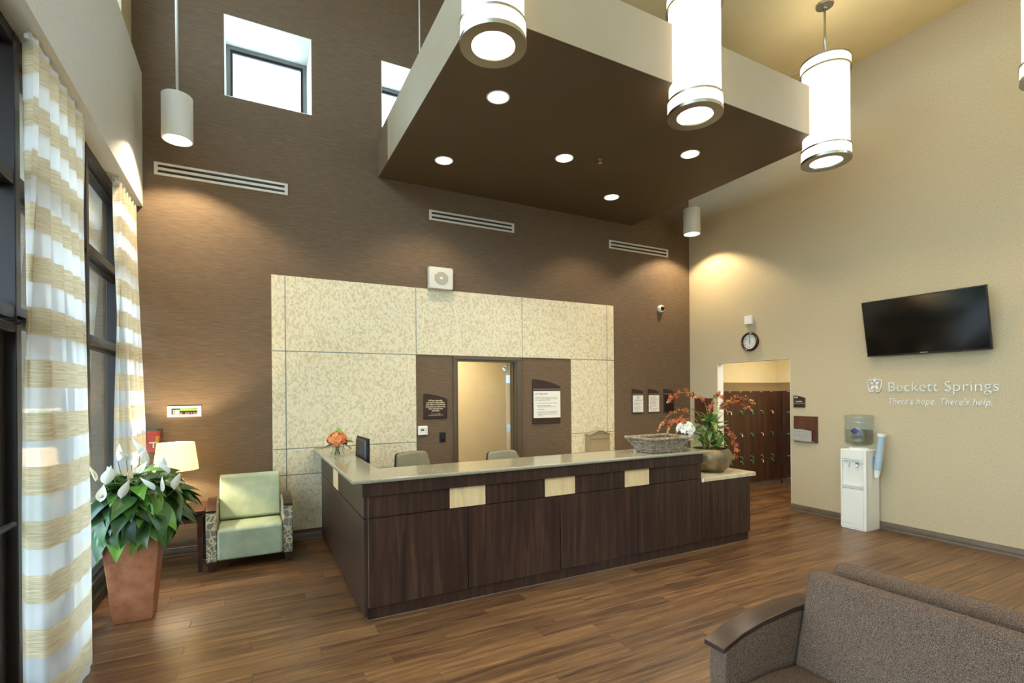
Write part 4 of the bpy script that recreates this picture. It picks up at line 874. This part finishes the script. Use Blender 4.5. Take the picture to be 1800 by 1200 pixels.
# ================================================================== WATER COOLER
wc = thing('water_cooler', (6.72, 3.53, 0), 'white floor standing water cooler with two taps against the beige wall', 'water cooler')
Y0, Y1, X0, X1 = 3.385, 3.682, 6.575, 6.875
b = MB(); b.box(X0+.03, X1, Y0, Y1, .02, .985); 
for y0, y1, z0, z1 in ((Y0, Y0+.035, .02, .985), (Y1-.02, Y1, .02, .985), (Y0+.035, Y1-.02, .02, .505), (Y0+.035, Y1-.02, .865, .985)): b.box(X0, X0+.05, y0, y1, z0, z1)
b.build('cabinet', M_whiteplastic, wc, bevel=.008, seg=2)
bx('base_skirt', M_whiteplastic, wc, X0+.004, X1, Y0+.004, Y1-.004, 0, .0195, .006, 2)
bx('door_panel', M_whiteplastic, wc, X0-.004, X0, Y0+.03, Y1-.018, .075, .475, .002); bx('drip_tray', plain('drip_tray_grey', (198, 196, 188), .4), wc, X0-.006, X0+.028, Y0+.036, Y1-.022, .506, .545, .003)
MB().prism([(Y0+.036, .82), (Y0+.036, .864), (Y1-.021, .864), (Y1-.021, .845), (3.60, .853), (3.52, .855), (3.45, .85)], lambda u, v, d: Vector((d, u, v)), X0, X0+.03).build('alcove_hood', M_whiteplastic, wc)
for y, m, nm in ((3.59, M_cream, 'hot_tap'), (3.49, plain('blue_tap', (84, 104, 150), .4), 'cold_tap')):
    tp = MB().tube([(X0+.03, y, .80), (X0+.008, y, .80), (X0+.003, y, .77)], .012, 10).build(nm, M_whiteplastic, wc, True); bx('lever', m, tp, X0-.004, X0+.02, y-.014, y+.012, .812, .826)
MB().lathe([(.11, .985), (.105, 1.005), (.07, 1.012)], 28, (6.72, 3.535, 0)).build('bottle_collar', M_whiteplastic, wc, True, angle=.6)
wbm = pane_mat('blue_bottle', (.86, .92, .955), 1.5)
wbt = thing('water_bottle', (6.72, 3.535, 1.013), 'blue clear water bottle upside down on the white cooler', 'water bottle')
R = .155
MB().lathe([(.03, 1.014), (.09, 1.022), (.135, 1.045), (R-.004, 1.075), (R, 1.09), (R-.006, 1.105), (R-.008, 1.12), (R-.002, 1.135), (R-.002, 1.27), (R-.008, 1.285), (R-.008, 1.30), (R-.001, 1.315), (R-.008, 1.332), (R-.004, 1.35), (R, 1.365), (R, 1.39), (R-.012, 1.405), (R-.05, 1.41), (0, 1.405)], 44, (6.72, 3.535, 0)).build('bottle', wbm, wbt, True)
MB().lathe([(.02, 1.02), (.085, 1.028), (.13, 1.05), (R-.012, 1.08), (R-.016, 1.12), (R-.012, 1.16), (R-.012, 1.225), (0, 1.225)], 40, (6.72, 3.535, 0)).build('water', pane_mat('water', (.90, .95, .98), 1.33), wbt, True)
lb = MB()
for k in range(8):
    a0 = PI+.20-.30+k*.075; a1 = a0+.075; h = .042*(1-abs((k+.5)/8-.5)*1.7); rr = R+.001; lb.add([(6.72+rr*math.cos(a), 3.535+rr*math.sin(a), z) for a, z in ((a0, 1.215-h), (a1, 1.215-h), (a1, 1.215+h), (a0, 1.215+h))], [(0, 1, 2, 3)])
lb.build('printed_mark', plain('navy_print', (44, 46, 92), .4), wbt)
cd = thing('cup_dispenser', (6.75, 3.34, .66), 'pale blue tube cup dispenser on the side of the water cooler', 'cup dispenser')
pA, pB = Vector((6.75, 3.295, 1.175)), Vector((6.735, 3.338, .745)); dv = (pB-pA).normalized()
MB().tube([pA, pA.lerp(pB, .5), pB], .040, 24).build('tube', plain('pale_blue_plastic', (158, 174, 178), .2), cd, True, angle=.8)
MB().tube([pA-dv*.012, pA+dv*.02], .045, 24).build('lid', M_whitemetal, cd, True, angle=.8)
for k in range(3): MB().tube([pB+dv*(-.01+k*.02), pB+dv*(.055+k*.018)], [.034-.001*k, .026-.001*k], 18).build('paper_cup', M_paper, cd, True, angle=.8)
bx('bracket', plain('blue_bracket', (96, 120, 150), .4), cd, 6.72, 6.77, 3.335, 3.383, .83, .90)

# ================================================================== TABLE LAMP
tl = thing('table_lamp', (-.655, 5.95, .605), 'silver gourd table lamp with a lit cream shade on the end table', 'lamp')
c = (-.655, 5.95, 0)
bx('base', M_black, tl, -.735, -.575, 5.87, 6.03, .605, .635, .003)
MB().lathe([(.05, .635), (.085, .66), (.098, .70), (.09, .745), (.06, .78), (.048, .79), (.06, .80), (.074, .83), (.070, .87), (.048, .905), (.03, .915), (.042, .925), (.045, .932), (0, .932)], 36, c).build('body', M_lampbase, tl, True, angle=1)
MB().tube([(c[0], c[1], .93), (c[0], c[1], .985)], .01, 10).build('neck', M_chrome, tl, True)
MB().lathe([(.192, .985), (.158, 1.25), (.156, 1.25), (.190, .985)], 44, c, close=True).build('lamp_shade', M_shade, tl, True, angle=.8)
MB().lathe([(.012, .985), (.03, 1.03), (.034, 1.06), (.02, 1.09), (0, 1.095)], 18, c).build('bulb', M_bulb, tl, True)
sp_ = MB()
for k in range(3): a = 2*PI*k/3; sp_.tube([(c[0], c[1], 1.23), (c[0]+.157*math.cos(a), c[1]+.157*math.sin(a), 1.245)], .0025, 6)
sp_.tube([(c[0], c[1], .98), (c[0]+.04, c[1], 1.03), (c[0]+.045, c[1], 1.12), (c[0], c[1], 1.23)], .002, 6); sp_.build('harp', M_chrome, tl, True)
lamp_light('table_lamp_light', 'POINT', (c[0], c[1]-.0, 1.12), tl, TABLE_W, (1, .83, .57), shadow_soft_size=.03)

# ================================================================== PLANTS
def leaf_mesh(name, L, Wd, droop, fold, m, n=7, tip=1.6):
    mb = MB()
    for i in range(n+1):
        t = i/n; w = Wd/2*(math.sin(PI*min(1, t**.64))**1.12)*(1 if i not in (0, n) else .0)+.001; ang = droop*t
        y = L*(math.sin(ang)/droop if droop else t); z = -L*((1-math.cos(ang))/droop if droop else 0)
        mb.v += [Vector((-w, y, z+fold*w)), Vector((-w*.5, y, z+fold*w*.35)), Vector((0, y, z)), Vector((w*.5, y, z+fold*w*.35)), Vector((w, y, z+fold*w))]
    for i in range(n):
        for j in range(4): mb.f.append((i*5+j, i*5+j+1, (i+1)*5+j+1, (i+1)*5+j))
    me = mb.mesh(name, fix=False, smooth=True); me.materials.append(m); return me
def orient(pos, az, el, roll=0, s=1.0):                            # local +Y points along (az, el)
    return Matrix.Translation(pos) @ Matrix.Rotation(az-PI/2, 4, 'Z') @ Matrix.Rotation(el, 4, 'X') @ Matrix.Rotation(roll, 4, 'Y') @ Matrix.Scale(s, 4)
# planter
pc = Vector((-.802, 4.84, 0))
pt = thing('planter', pc, 'tall tapered copper-brown square planter by the window', 'planter')
def sq(h, z): return [(pc.x-h, pc.y-h, z), (pc.x+h, pc.y-h, z), (pc.x+h, pc.y+h, z), (pc.x-h, pc.y+h, z)]
mb = MB(); zt = .74; q = [sq(.122, 0), sq(.188, zt), sq(.165, zt), sq(.160, zt-.07)]
for k in q: mb.v += [Vector(v) for v in k]
mb.f = [(3, 2, 1, 0)] + [(r*4+i, r*4+(i+1) % 4, r*4+4+(i+1) % 4, r*4+4+i) for r in range(3) for i in range(4)] + [(12, 13, 14, 15)]
mb.build('pot', M_planter, pt, bevel=.006, seg=2)
MB().box(pc.x-.163, pc.x+.163, pc.y-.163, pc.y+.163, zt-.069, zt-.05).build('soil', M_soil, pt)
ly = thing('peace_lily', (pc.x, pc.y, zt-.06), 'leafy peace lily with white flowers growing from the tall planter', 'plant')
rp = random.Random(21)
LM = [leaf_mesh('leaf', .31, .145, .9, .35, M_leaf), leaf_mesh('leaf', .27, .13, .5, .3, M_leaf), leaf_mesh('leaf', .33, .155, 1.2, .3, M_leaf)]
stems = MB(); base = Vector((0, 0, .0))
for k in range(200):
    dz = 1-1.6*(k+.5)/200; az = k*2.39996+rp.uniform(-.5, .5); rh = math.sqrt(max(0, 1-dz*dz)); q_ = rp.uniform(.12, .27)
    P = Vector((rh*math.cos(az)*q_, rh*math.sin(az)*q_, (.205)+dz*q_*.9)); el = math.asin(dz)*.7-.5+rp.uniform(-.35, .35)
    s_ = rp.uniform(.74, 1.08)*(.84 if dz > .5 else 1); az += rp.uniform(-.45, .45)
    tipx = pc.x+P.x+math.cos(az)*math.cos(el)*.28*s_
    if tipx < -1.06: s_ *= .7; P.x += .08
    link('leaf', LM[k % 3], None, ly, orient(P, az, el, rp.uniform(-.6, .6), s_))
    stems.tube([mw(ly) @ v for v in (Vector((rp.uniform(-.06, .06), rp.uniform(-.06, .06), 0)), Vector((P.x*.5, P.y*.5, P.z*.75)), P)], .0035, 5)
tag(stems.build('leaf_stems', M_petiole, ly, True), kind='stuff')
SM = [leaf_mesh('flower', .16, .085, -.5, .45, M_spathe, 9), leaf_mesh('flower', .145, .07, -.3, .6, M_spathe, 9)]
fl = [(207, 796, 4.78), (222, 796, 4.80), (231, 803, 4.72), (246, 782, 4.86), (226, 836, 4.56), (242, 820, 4.66), (297, 818, 4.66), (306, 846, 4.60), (283, 852, 4.58), (168, 832, 4.70), (186, 838, 4.62), (200, 826, 4.72), (272, 848, 4.56), (176, 868, 4.56), (213, 862, 4.54), (258, 806, 4.9), (283, 812, 4.8)]
for k, (x, y, Y) in enumerate(fl):
    w = at_y(x, y+14, Y); P = mw(ly).inverted() @ w; az = rp.uniform(0, 2*PI); el = rp.uniform(.55, 1.45)
    f = link('flower', SM[k % 2], None, ly, orient(P, az, el, rp.uniform(-.5, .5), rp.uniform(.72, .98)))
    spx = MB().tube([(0, .03, .012), (0, .085, .03)], [.006, .004], 7).mesh('spadix', smooth=True); spx.materials.append(M_spadix); link('spadix', spx, None, f)
    MB().tube([mw(ly) @ Vector((P.x*.2, P.y*.2, 0)), mw(ly) @ Vector((P.x*.6, P.y*.6, P.z*.6)), w], .003, 5).build('flower_stem', M_petiole, ly, True)
# bowl and orchids
bc = Vector((4.80, 4.16, .78))
bo = thing('bronze_bowl', bc, 'round aged bronze bowl on the low end of the desk', 'bowl')
MB().lathe([(.12, 0), (.15, .008), (.205, .06), (.238, .13), (.245, .18), (.236, .225), (.205, .265), (.192, .272), (.186, .265), (.215, .225), (.225, .18), (.2, .1), (0, .06)], 48, bc).build('shell', M_bowl, bo, True)
MB().lathe([(.20, .225), (.12, .245), (0, .25)], 32, bc).build('moss', M_soil, bo, True)
oc_ = thing('orchid_arrangement', bc+Vector((0, 0, .245)), 'arching rust orange orchid sprays with green leaves in the bronze bowl', 'orchid')
OL = [leaf_mesh('leaf', .17, .056, .5, .3, M_oleaf, 6), leaf_mesh('leaf', .13, .05, .9, .3, M_oleaf, 6)]
for k in range(100):
    az = k*2.39996; rr = rp.uniform(.0, .13); hh = rp.uniform(.0, .44)*(1-rr*2.5); el = rp.uniform(.45, 1.3) if k % 4 else rp.uniform(-.6, .2)
    link('leaf', OL[k % 2], None, oc_, orient(Vector((rr*math.cos(az), rr*math.sin(az), hh)), az, el, rp.uniform(-.5, .5), rp.uniform(.75, 1.25)))
for k in range(5):
    a = k*1.3; x, y = bc.x+.07*math.cos(a), bc.y+.06*math.sin(a); MB().tube([(x, y, bc.z+.2), (x+.005, y, bc.z+.47+.05*(k % 2))], .006, 7).build('bamboo_stake', M_stake, oc_, True)
def petals(name, n, r, m, cup=.3, wid=.5):
    mb = MB(); 
    for k in range(n):
        a = 2*PI*k/n; d = Vector((math.cos(a), math.sin(a), 0)); s = Vector((-math.sin(a), math.cos(a), 0)); z = Vector((0, 0, 1))
        i0 = len(mb.v); mb.v += [z*.0, d*r*.5+s*r*wid*.5+z*r*cup*.5, d*r+z*r*cup*.2, d*r*.5-s*r*wid*.5+z*r*cup*.5, d*r*.62+z*r*cup*.25]
        mb.f += [(i0, i0+1, i0+4), (i0+1, i0+2, i0+4), (i0+2, i0+3, i0+4), (i0+3, i0, i0+4)]
    me = mb.mesh(name, fix=False, smooth=True); me.materials.append(m); return me
BM = [petals('blossom', 5, .037, M_orchid, .45, .5), petals('blossom', 6, .033, M_orchid, .8, .45)]
cen = MB().lathe([(.004, .002), (.008, .006), (0, .014)], 7).mesh('centre', smooth=True); cen.materials.append(M_orcc)
budm = MB().lathe([(.002, 0), (.008, .008), (.008, .016), (0, .026)], 7).mesh('bud', smooth=True); budm.materials.append(M_bud)
sprays = [[(1243, 770, 4.16), (1243, 725, 4.14), (1232, 700, 4.10), (1212, 690, 4.06), (1192, 691, 4.02), (1180, 700, 4.0), (1174, 709, 4.0)],
          [(1240, 775, 4.10), (1228, 745, 4.05), (1212, 727, 4.0), (1192, 721, 3.98), (1174, 731, 3.97), (1163, 747, 3.97), (1158, 759, 3.97)],
          [(1244, 772, 4.08), (1226, 748, 4.0), (1205, 736, 3.97), (1188, 740, 3.96), (1177, 752, 3.96), (1174, 762, 3.96)],
          [(1252, 772, 4.18), (1258, 735, 4.2), (1270, 712, 4.2), (1288, 701, 4.2), (1305, 698, 4.18), (1318, 704, 4.16), (1326, 712, 4.16)],
          [(1250, 772, 4.15), (1256, 728, 4.1), (1274, 712, 4.06), (1294, 706, 4.04), (1310, 712, 4.04), (1323, 723, 4.04)],
          [(1246, 770, 4.2), (1246, 730, 4.2), (1252, 705, 4.2), (1262, 693, 4.2), (1266, 690, 4.2)],
          [(1250, 775, 4.12), (1262, 752, 4.06), (1278, 752, 4.02), (1289, 768, 4.0), (1293, 785, 4.0), (1292, 800, 4.0), (1290, 806, 4.0)],
          [(1250, 772, 4.1), (1262, 700, 4.15), (1272, 706, 4.14), (1280, 728, 4.12)]]
for si, spz in enumerate(sprays):
    pts = [at_y(x, y, Y) for x, y, Y in spz]; pts[0] = bc+Vector((rp.uniform(-.08, .08), rp.uniform(-.07, .07), .25))
    fine = []
    for i in range(len(pts)-1):
        p0, p1, p2, p3 = pts[max(i-1, 0)], pts[i], pts[i+1], pts[min(i+2, len(pts)-1)]
        for k in range(6):
            t = k/6; fine.append(.5*((2*p1)+(p2-p0)*t+(2*p0-5*p1+4*p2-p3)*t*t+(3*p1-p0-3*p2+p3)*t**3))
    fine.append(pts[-1])
    st = MB().tube(fine, [.0042*(1-.6*i/len(fine)) for i in range(len(fine))], 6).build('spray_stem', M_stem, oc_, True)
    n = len(fine); inv = mw(oc_).inverted()
    for i in range(int(n*.30), n):
        for rpt in range(2 if i < n*.86 else 1):
            off = Vector((rp.uniform(-.026, .026), rp.uniform(-.026, .026), rp.uniform(-.03, .026))); P = inv @ (fine[i]+off)
            if i < n*.86 and rp.random() < .45:
                o = link('blossom', BM[(i+rpt) % 2], None, oc_, orient(P, rp.uniform(0, 6.3), rp.uniform(-.3, 1.4), 0, rp.uniform(.75, 1.2)) @ Matrix.Rotation(rp.uniform(.6, 1.6), 4, 'X')); link('centre', cen, None, o)
            elif i >= n*.80: link('bud', budm, None, oc_, orient(inv @ (fine[i]+off*.35), rp.uniform(0, 6.3), rp.uniform(-1, .3), 0, rp.uniform(.9, 1.3)))
# white flowers in a small glass
gv = thing('bud_vase', (4.235, 4.0, 1.082), 'small clear glass bud vase beside the wicker basket', 'vase')
MB().lathe([(.03, 0), (.036, .012), (.038, .03), (.028, .055), (.024, .075), (.028, .09), (.026, .09), (.022, .075), (.026, .055), (.035, .03), (.033, .014), (0, .01)], 28, (4.235, 4.0, 1.0825)).build('glass', M_clear, gv, True)
wf = thing('white_bouquet', (4.235, 4.0, 1.095), 'round bunch of white flowers in the small glass vase', 'bouquet')
RM = [petals('bloom', 6, .042, M_rose, 1.3, .95), petals('bloom', 6, .05, M_rose, .7, .95)]
inner = petals('inner_petals', 5, .028, M_rose, 1.8, .95)
for k in range(17):
    a = k*2.39996; e = math.asin(1-1.25*(k+.5)/17) if 1-1.25*(k+.5)/17 < 1 else 0; d = Vector((math.cos(a)*math.cos(e), math.sin(a)*math.cos(e), math.sin(e)))
    P = Vector((0, 0, .20))+d*.075; Mq = Matrix.Translation(P) @ Vector((0, 0, 1)).rotation_difference(d).to_matrix().to_4x4()
    o = link('bloom', RM[k % 2], None, wf, Mq); link('inner_petals', inner, None, o, Matrix.Rotation(.5, 4, 'Z'))
for k in range(6): a = k*1.05; MB().tube([(4.235+.012*math.cos(a), 4.0+.012*math.sin(a), 1.098), (4.235+.012*math.cos(a+2), 4.0+.012*math.sin(a+2), 1.18), (4.235+.06*math.cos(a), 4.0+.06*math.sin(a), 1.29)], .003, 5).build('flower_stem', M_petiole, wf, True)
for k in range(5): link('leaf', OL[1], None, wf, orient(Vector((0, 0, .13)), k*1.3, .1, 0, .5))
# orange hydrangea in a square glass
vx, vy = .795, 5.43
gv = thing('cube_vase', (vx, vy, 1.082), 'square clear glass vase on the left arm of the desk', 'vase')
g_ = MB(); h = .062; gg = .005; z0 = 1.0825
g_.box(vx-h, vx+h, vy-h, vy+h, z0, z0+.012); g_.box(vx-h, vx-h+gg, vy-h, vy+h, z0+.012, z0+.105); g_.box(vx+h-gg, vx+h, vy-h, vy+h, z0+.012, z0+.105); g_.box(vx-h+gg, vx+h-gg, vy-h, vy-h+gg, z0+.012, z0+.105); g_.box(vx-h+gg, vx+h-gg, vy+h-gg, vy+h, z0+.012, z0+.105)
g_.build('glass', M_clear, gv)
hy_ = thing('hydrangea', (vx, vy, z0+.013), 'orange hydrangea bunch in the square glass vase', 'bouquet')
HM = [petals('floret', 4, .036, M_hyd, .35, 1.05), petals('floret', 5, .034, M_hyd, .3, .95)]; hc = MB().lathe([(.004, 0), (.003, .004), (0, .005)], 6).mesh('centre'); hc.materials.append(M_orcc)
for k in range(64):
    a = k*2.39996; z = 1-1.55*(k+.5)/64; rr = math.sqrt(max(0, 1-z*z)); d = Vector((rr*math.cos(a), rr*math.sin(a), z)); q_ = rp.uniform(.86, 1.1); P = Vector((0, 0, .15))+Vector((d.x*.085*q_, d.y*.085*q_, d.z*.072*q_)); d = (d+Vector((rp.uniform(-.45, .45), rp.uniform(-.45, .45), rp.uniform(-.45, .45)))).normalized()
    o = link('floret', HM[k % 2], None, hy_, Matrix.Translation(P) @ Vector((0, 0, 1)).rotation_difference(d).to_matrix().to_4x4() @ Matrix.Rotation(a*3, 4, 'Z') @ Matrix.Scale(rp.uniform(.8, 1.1), 4)); link('centre', hc, None, o)
HL = leaf_mesh('leaf', .13, .11, .4, .2, M_oleaf, 6)
for az, el, p_ in ((-.5, .25, (.05, -.03, .12)), (1.2, 1.2, (.01, .03, .17)), (.3, -.5, (.06, 0, .11)), (PI+.2, -.1, (-.06, -.02, .10))): link('leaf', HL, None, hy_, orient(Vector(p_), az, el, .2, .95))
for k in range(6): a = k*1.05; MB().tube([(vx+.03*math.cos(a), vy+.03*math.sin(a), z0+.014), (vx+.015*math.cos(a+1.5), vy+.015*math.sin(a+1.5), z0+.08), (vx+.05*math.cos(a), vy+.05*math.sin(a), z0+.145)], .0035, 5).build('flower_stem', M_petiole, hy_, True)

# ================================================================== THINGS ON AND BEHIND THE DESK
# wicker basket
bk = thing('wicker_basket', (3.87, 4.02, 1.0835), 'rectangular grey-brown wicker basket on the desk top', 'basket')
B0, B1, BZ0, BZ1 = (3.665, 4.075, 3.90, 4.15), (3.585, 4.165, 3.845, 4.235), 1.091, 1.228
def ringpt(s, t, out=0, rc=.028):                                   # s 0..1 round the basket, t 0..1 up
    x0, x1, y0, y1 = [a+(b-a)*t for a, b in zip(B0, B1)]; w, d = x1-x0, y1-y0; L = 2*(w+d); q = (s % 1)*L
    if q < w: p, n = Vector((x0+q, y0)), Vector((0, -1))
    elif q < w+d: p, n = Vector((x1, y0+q-w)), Vector((1, 0))
    elif q < 2*w+d: p, n = Vector((x1-(q-w-d), y1)), Vector((0, 1))
    else: p, n = Vector((x0, y1-(q-2*w-d))), Vector((-1, 0))
    cx, cy = (x0+x1)/2, (y0+y1)/2; r = rc*(1-.2*t)
    ix, iy = max(x0+r, min(x1-r, p.x)), max(y0+r, min(y1-r, p.y)); v = p-Vector((ix, iy))
    if abs(p.x-ix) > 1e-6 and abs(p.y-iy) > 1e-6: n = v.normalized(); p = Vector((ix, iy))+n*r
    elif v.length > 1e-6: n = v.normalized(); p = Vector((ix, iy))+n*r
    return Vector((p.x+n.x*out, p.y+n.y*out, BZ0+(BZ1-BZ0)*t))
NS = 36
for k in range(NS): MB().tube([ringpt(k/NS, t/4) for t in range(5)], .0035, 5).build('stake', M_wicker2, bk, True)
for r in range(12):
    t = .05+r*.077; pts = [ringpt(i/(NS*3), t, .0085*math.sin(PI*i/3+PI*(r % 2)+PI/2)) + Vector((0, 0, rp.uniform(-.002, .002))) for i in range(NS*3+1)]
    MB().tube(pts, .0046, 5, False).build('woven_strand', M_wicker2 if r % 3 else M_wicker1, bk, True)
for q in range(3):
    pts = [ringpt(i/240, 1.02+.02*math.sin(2*PI*(i*30/240+q/3)), .009*math.cos(2*PI*(i*30/240+q/3))) + Vector((0, 0, .008*math.sin(2*PI*(i*30/240+q/3)))) for i in range(241)]
    MB().tube(pts, .0075, 6, False).build('rim_braid', M_wicker1 if q != 1 else M_wicker2, bk, True)
pts = [ringpt(i/160, 0, .004) for i in range(161)]; MB().tube(pts, .0065, 6, False).build('foot_braid', M_wicker2, bk, True)
MB().box(B0[0]+.012, B0[1]-.012, B0[2]+.012, B0[3]-.012, BZ0, BZ0+.006).build('bottom', M_wicker2, bk)
# mail drop box
ml = thing('drop_box', (4.81, 6.32, .78), 'taupe metal drop box with a curved roof on the counter by the wall', 'mailbox')
x0, x1, y0, y1, z0 = 4.612, 5.003, 6.268, 6.384, .7805
bx('body', M_mail, ml, x0, x1, y0, y1, z0, 1.068, .003, 2)
def roofz(u): return 1.07+.058*(.5+.5*math.cos((u-.5)*2*PI))**1.1
poly = [(x0-.012+(x1-x0+.024)*k/20, roofz(k/20)) for k in range(21)]; MB().prism(poly+[(u, v-.008) for u, v in reversed(poly)], lambda u, v, d: Vector((u, d, v)), y0-.022, y1).build('roof', M_mail, ml)
MB().prism([(x0, 1.066)]+[(x0+(x1-x0)*k/20, roofz((x0+(x1-x0)*k/20-x0+.012)/(x1-x0+.024))-.008) for k in range(21)]+[(x1, 1.066)], lambda u, v, d: Vector((u, d, v)), y0+.004, y0+.01).build('gable', M_mail, ml)
bx('door', M_mail, ml, x0+.02, x1-.02, y0-.006, y0, z0+.022, .992, .003, 2); bx('letter_flap', M_mail, ml, x0+.02, x1-.02, y0-.008, y0, 1.0, 1.055, .003, 2); bx('flap_lip', M_mail, ml, x0+.03, x1-.03, y0-.014, y0-.008, .998, 1.008)
MB().lathe([(.007, 0), (.006, .004)], 12, (x0+.04, y0-.006, .90), M=RX).build('lock', M_chrome, ml)
# monitor seen from behind
mo = thing('monitor', (1.10, 5.02, .775), 'black computer monitor seen from behind over the desk left arm', 'monitor', rotz=0)
mn, mf = Vector((1.035, 5.13)), Vector((1.012, 5.60)); md = (mf-mn).normalized(); mp_ = Vector((-md.y, md.x)); mp_ = -mp_ if mp_.x > 0 else mp_      # mp_: towards the back (left)
def MO(u, v, d): q = mn+md*u-mp_*0+mp_*d; return Vector((q.x+.0, q.y, v))
MB().prism([(0, .86), (.45, .86), (.45, 1.27), (0, 1.27)], lambda u, v, d: MO(u, v, d), -.03, -.005).build('bezel', M_black, mo, bevel=.006)
MB().hexa([MO(.02, .89, -.005), MO(.43, .89, -.005), MO(.43, 1.262, -.005), MO(.02, 1.262, -.005)], [MO(.06, .93, .03), MO(.39, .93, .03), MO(.39, 1.245, .018), MO(.06, 1.245, .018)]).build('back_shell', plain('monitor_shell', (46, 43, 38), .5), mo, bevel=.01)
MB().prism([(.02, .88), (.43, .88), (.43, 1.255), (.02, 1.255)], lambda u, v, d: MO(u, v, d), -.0315, -.03).build('screen', M_screen, mo)
MB().prism([(.2, .785), (.27, .785), (.26, 1.0), (.21, 1.0)], lambda u, v, d: MO(u, v, d), .03, .05).build('neck', M_black, mo)
MB().prism([(.12, .775), (.35, .775), (.35, .787), (.12, .787)], lambda u, v, d: MO(u, v, d), -.10, .09).build('stand_foot', M_black, mo)
# papers and pens behind the top
tr = thing('paper_tray', (1.12, 4.36, .775), 'small tray with white papers and dark pens behind the desk corner', 'tray')
bx('tray', M_lowtop, tr, 1.05, 1.32, 4.60, 4.80, .7755, .93, .004); bx('paper', M_paper, tr, 1.055, 1.17, 4.62, 4.72, .9305, .937)
for k in range(2): MB().tube([(1.10+k*.04, 4.64+k*.03, .943), (1.20+k*.05, 4.69+k*.02, .943)], .006, 8).build('pen', M_black, tr, True)
# office chairs
def office_chair(x, y, rot, label, ztop):
    t = thing('office_chair', (x, y, 0), label, 'office chair', 'grey-green office chairs behind the desk', rotz=rot); Mt = mw(t)
    def P(nm, m, poly, a, b, bev, sg=3, fn=None): return MB().prism(poly, fn or (lambda u, v, d: Mt @ Vector((d, u, v))), a, b).build(nm, m, t, bevel=bev, seg=sg)
    nb = 9
    def back(w, y0_, y1_, nm, m, bev):
        mb = MB(); rows = [(.52, .20, 0), (.65, .225, .0), (.80, .225, .015), (.95, .215, .035), (ztop-.03, .19, .06), (ztop, .165, .065)]
        n = 8
        for z, hw, ly_ in rows:
            hw *= w
            for k in range(n+1):
                s = -1+2*k/n; mb.v.append(Mt @ Vector((s*hw, y0_+ly_-.03*(1-s*s)*0+.03*s*s, z-.012*s*s*(z > ztop-.02))))
        m_ = len(mb.v)
        for z, hw, ly_ in rows:
            hw *= w
            for k in range(n+1): s = -1+2*k/n; mb.v.append(Mt @ Vector((s*hw, y1_+ly_+.03*s*s, z-.012*s*s*(z > ztop-.02))))
        R_ = len(rows); q = n+1
        for r in range(R_-1):
            for k in range(n): a = r*q+k; mb.f += [(a, a+1, a+q+1, a+q), (m_+a, m_+a+q, m_+a+q+1, m_+a+1)]
            mb.f += [(r*q, r*q+q, m_+r*q+q, m_+r*q), (r*q+n, m_+r*q+n, m_+r*q+q+n, r*q+q+n)]
        for k in range(n): mb.f += [(k, m_+k, m_+k+1, k+1), ((R_-1)*q+k, (R_-1)*q+k+1, m_+(R_-1)*q+k+1, m_+(R_-1)*q+k)]
        return mb.build(nm, m, t, bevel=bev, seg=3)
    back(1.0, .165, .222, 'backrest', M_chairfab, .018); back(1.015, .224, .236, 'back_shell', M_black, .004)
    P('seat', M_chairfab, [(-.27, .44), (.24, .44), (.25, .49), (.20, .515), (-.22, .51), (-.275, .49)], -.24, .24, .02); P('seat_pan', M_black, [(-.22, .415), (.2, .415), (.22, .44), (-.24, .44)], -.2, .2, .006, 1)
    MB().tube([Mt @ Vector((0, .16, .42)), Mt @ Vector((0, .29, .43)), Mt @ Vector((0, .275, .58)), Mt @ Vector((0, .25, .70))], .022, 8).build('back_support', M_black, t, True)
    MB().tube([Mt @ Vector((0, 0, .10)), Mt @ Vector((0, 0, .42))], .028, 12).build('gas_post', M_black, t, True)
    for k in range(5):
        a = k*2*PI/5; e = Vector((.27*math.cos(a), .27*math.sin(a), .075)); l = MB().tube([Mt @ Vector((0, 0, .12)), Mt @ e], [.028, .018], 8).build('base_leg', M_black, t, True)
        MB().tube([Mt @ (e+Vector((-.02*math.sin(a), .02*math.cos(a), -.045))), Mt @ (e+Vector((.02*math.sin(a), -.02*math.cos(a), -.045)))], .03, 14).build('caster', M_black, l, True, angle=.8)
office_chair(1.64, 5.02, .36, 'grey-green office chair behind the desk, beside the monitor', 1.10)
office_chair(2.67, 5.02, .12, 'grey-green office chair behind the desk in front of the open doorway', 1.045)
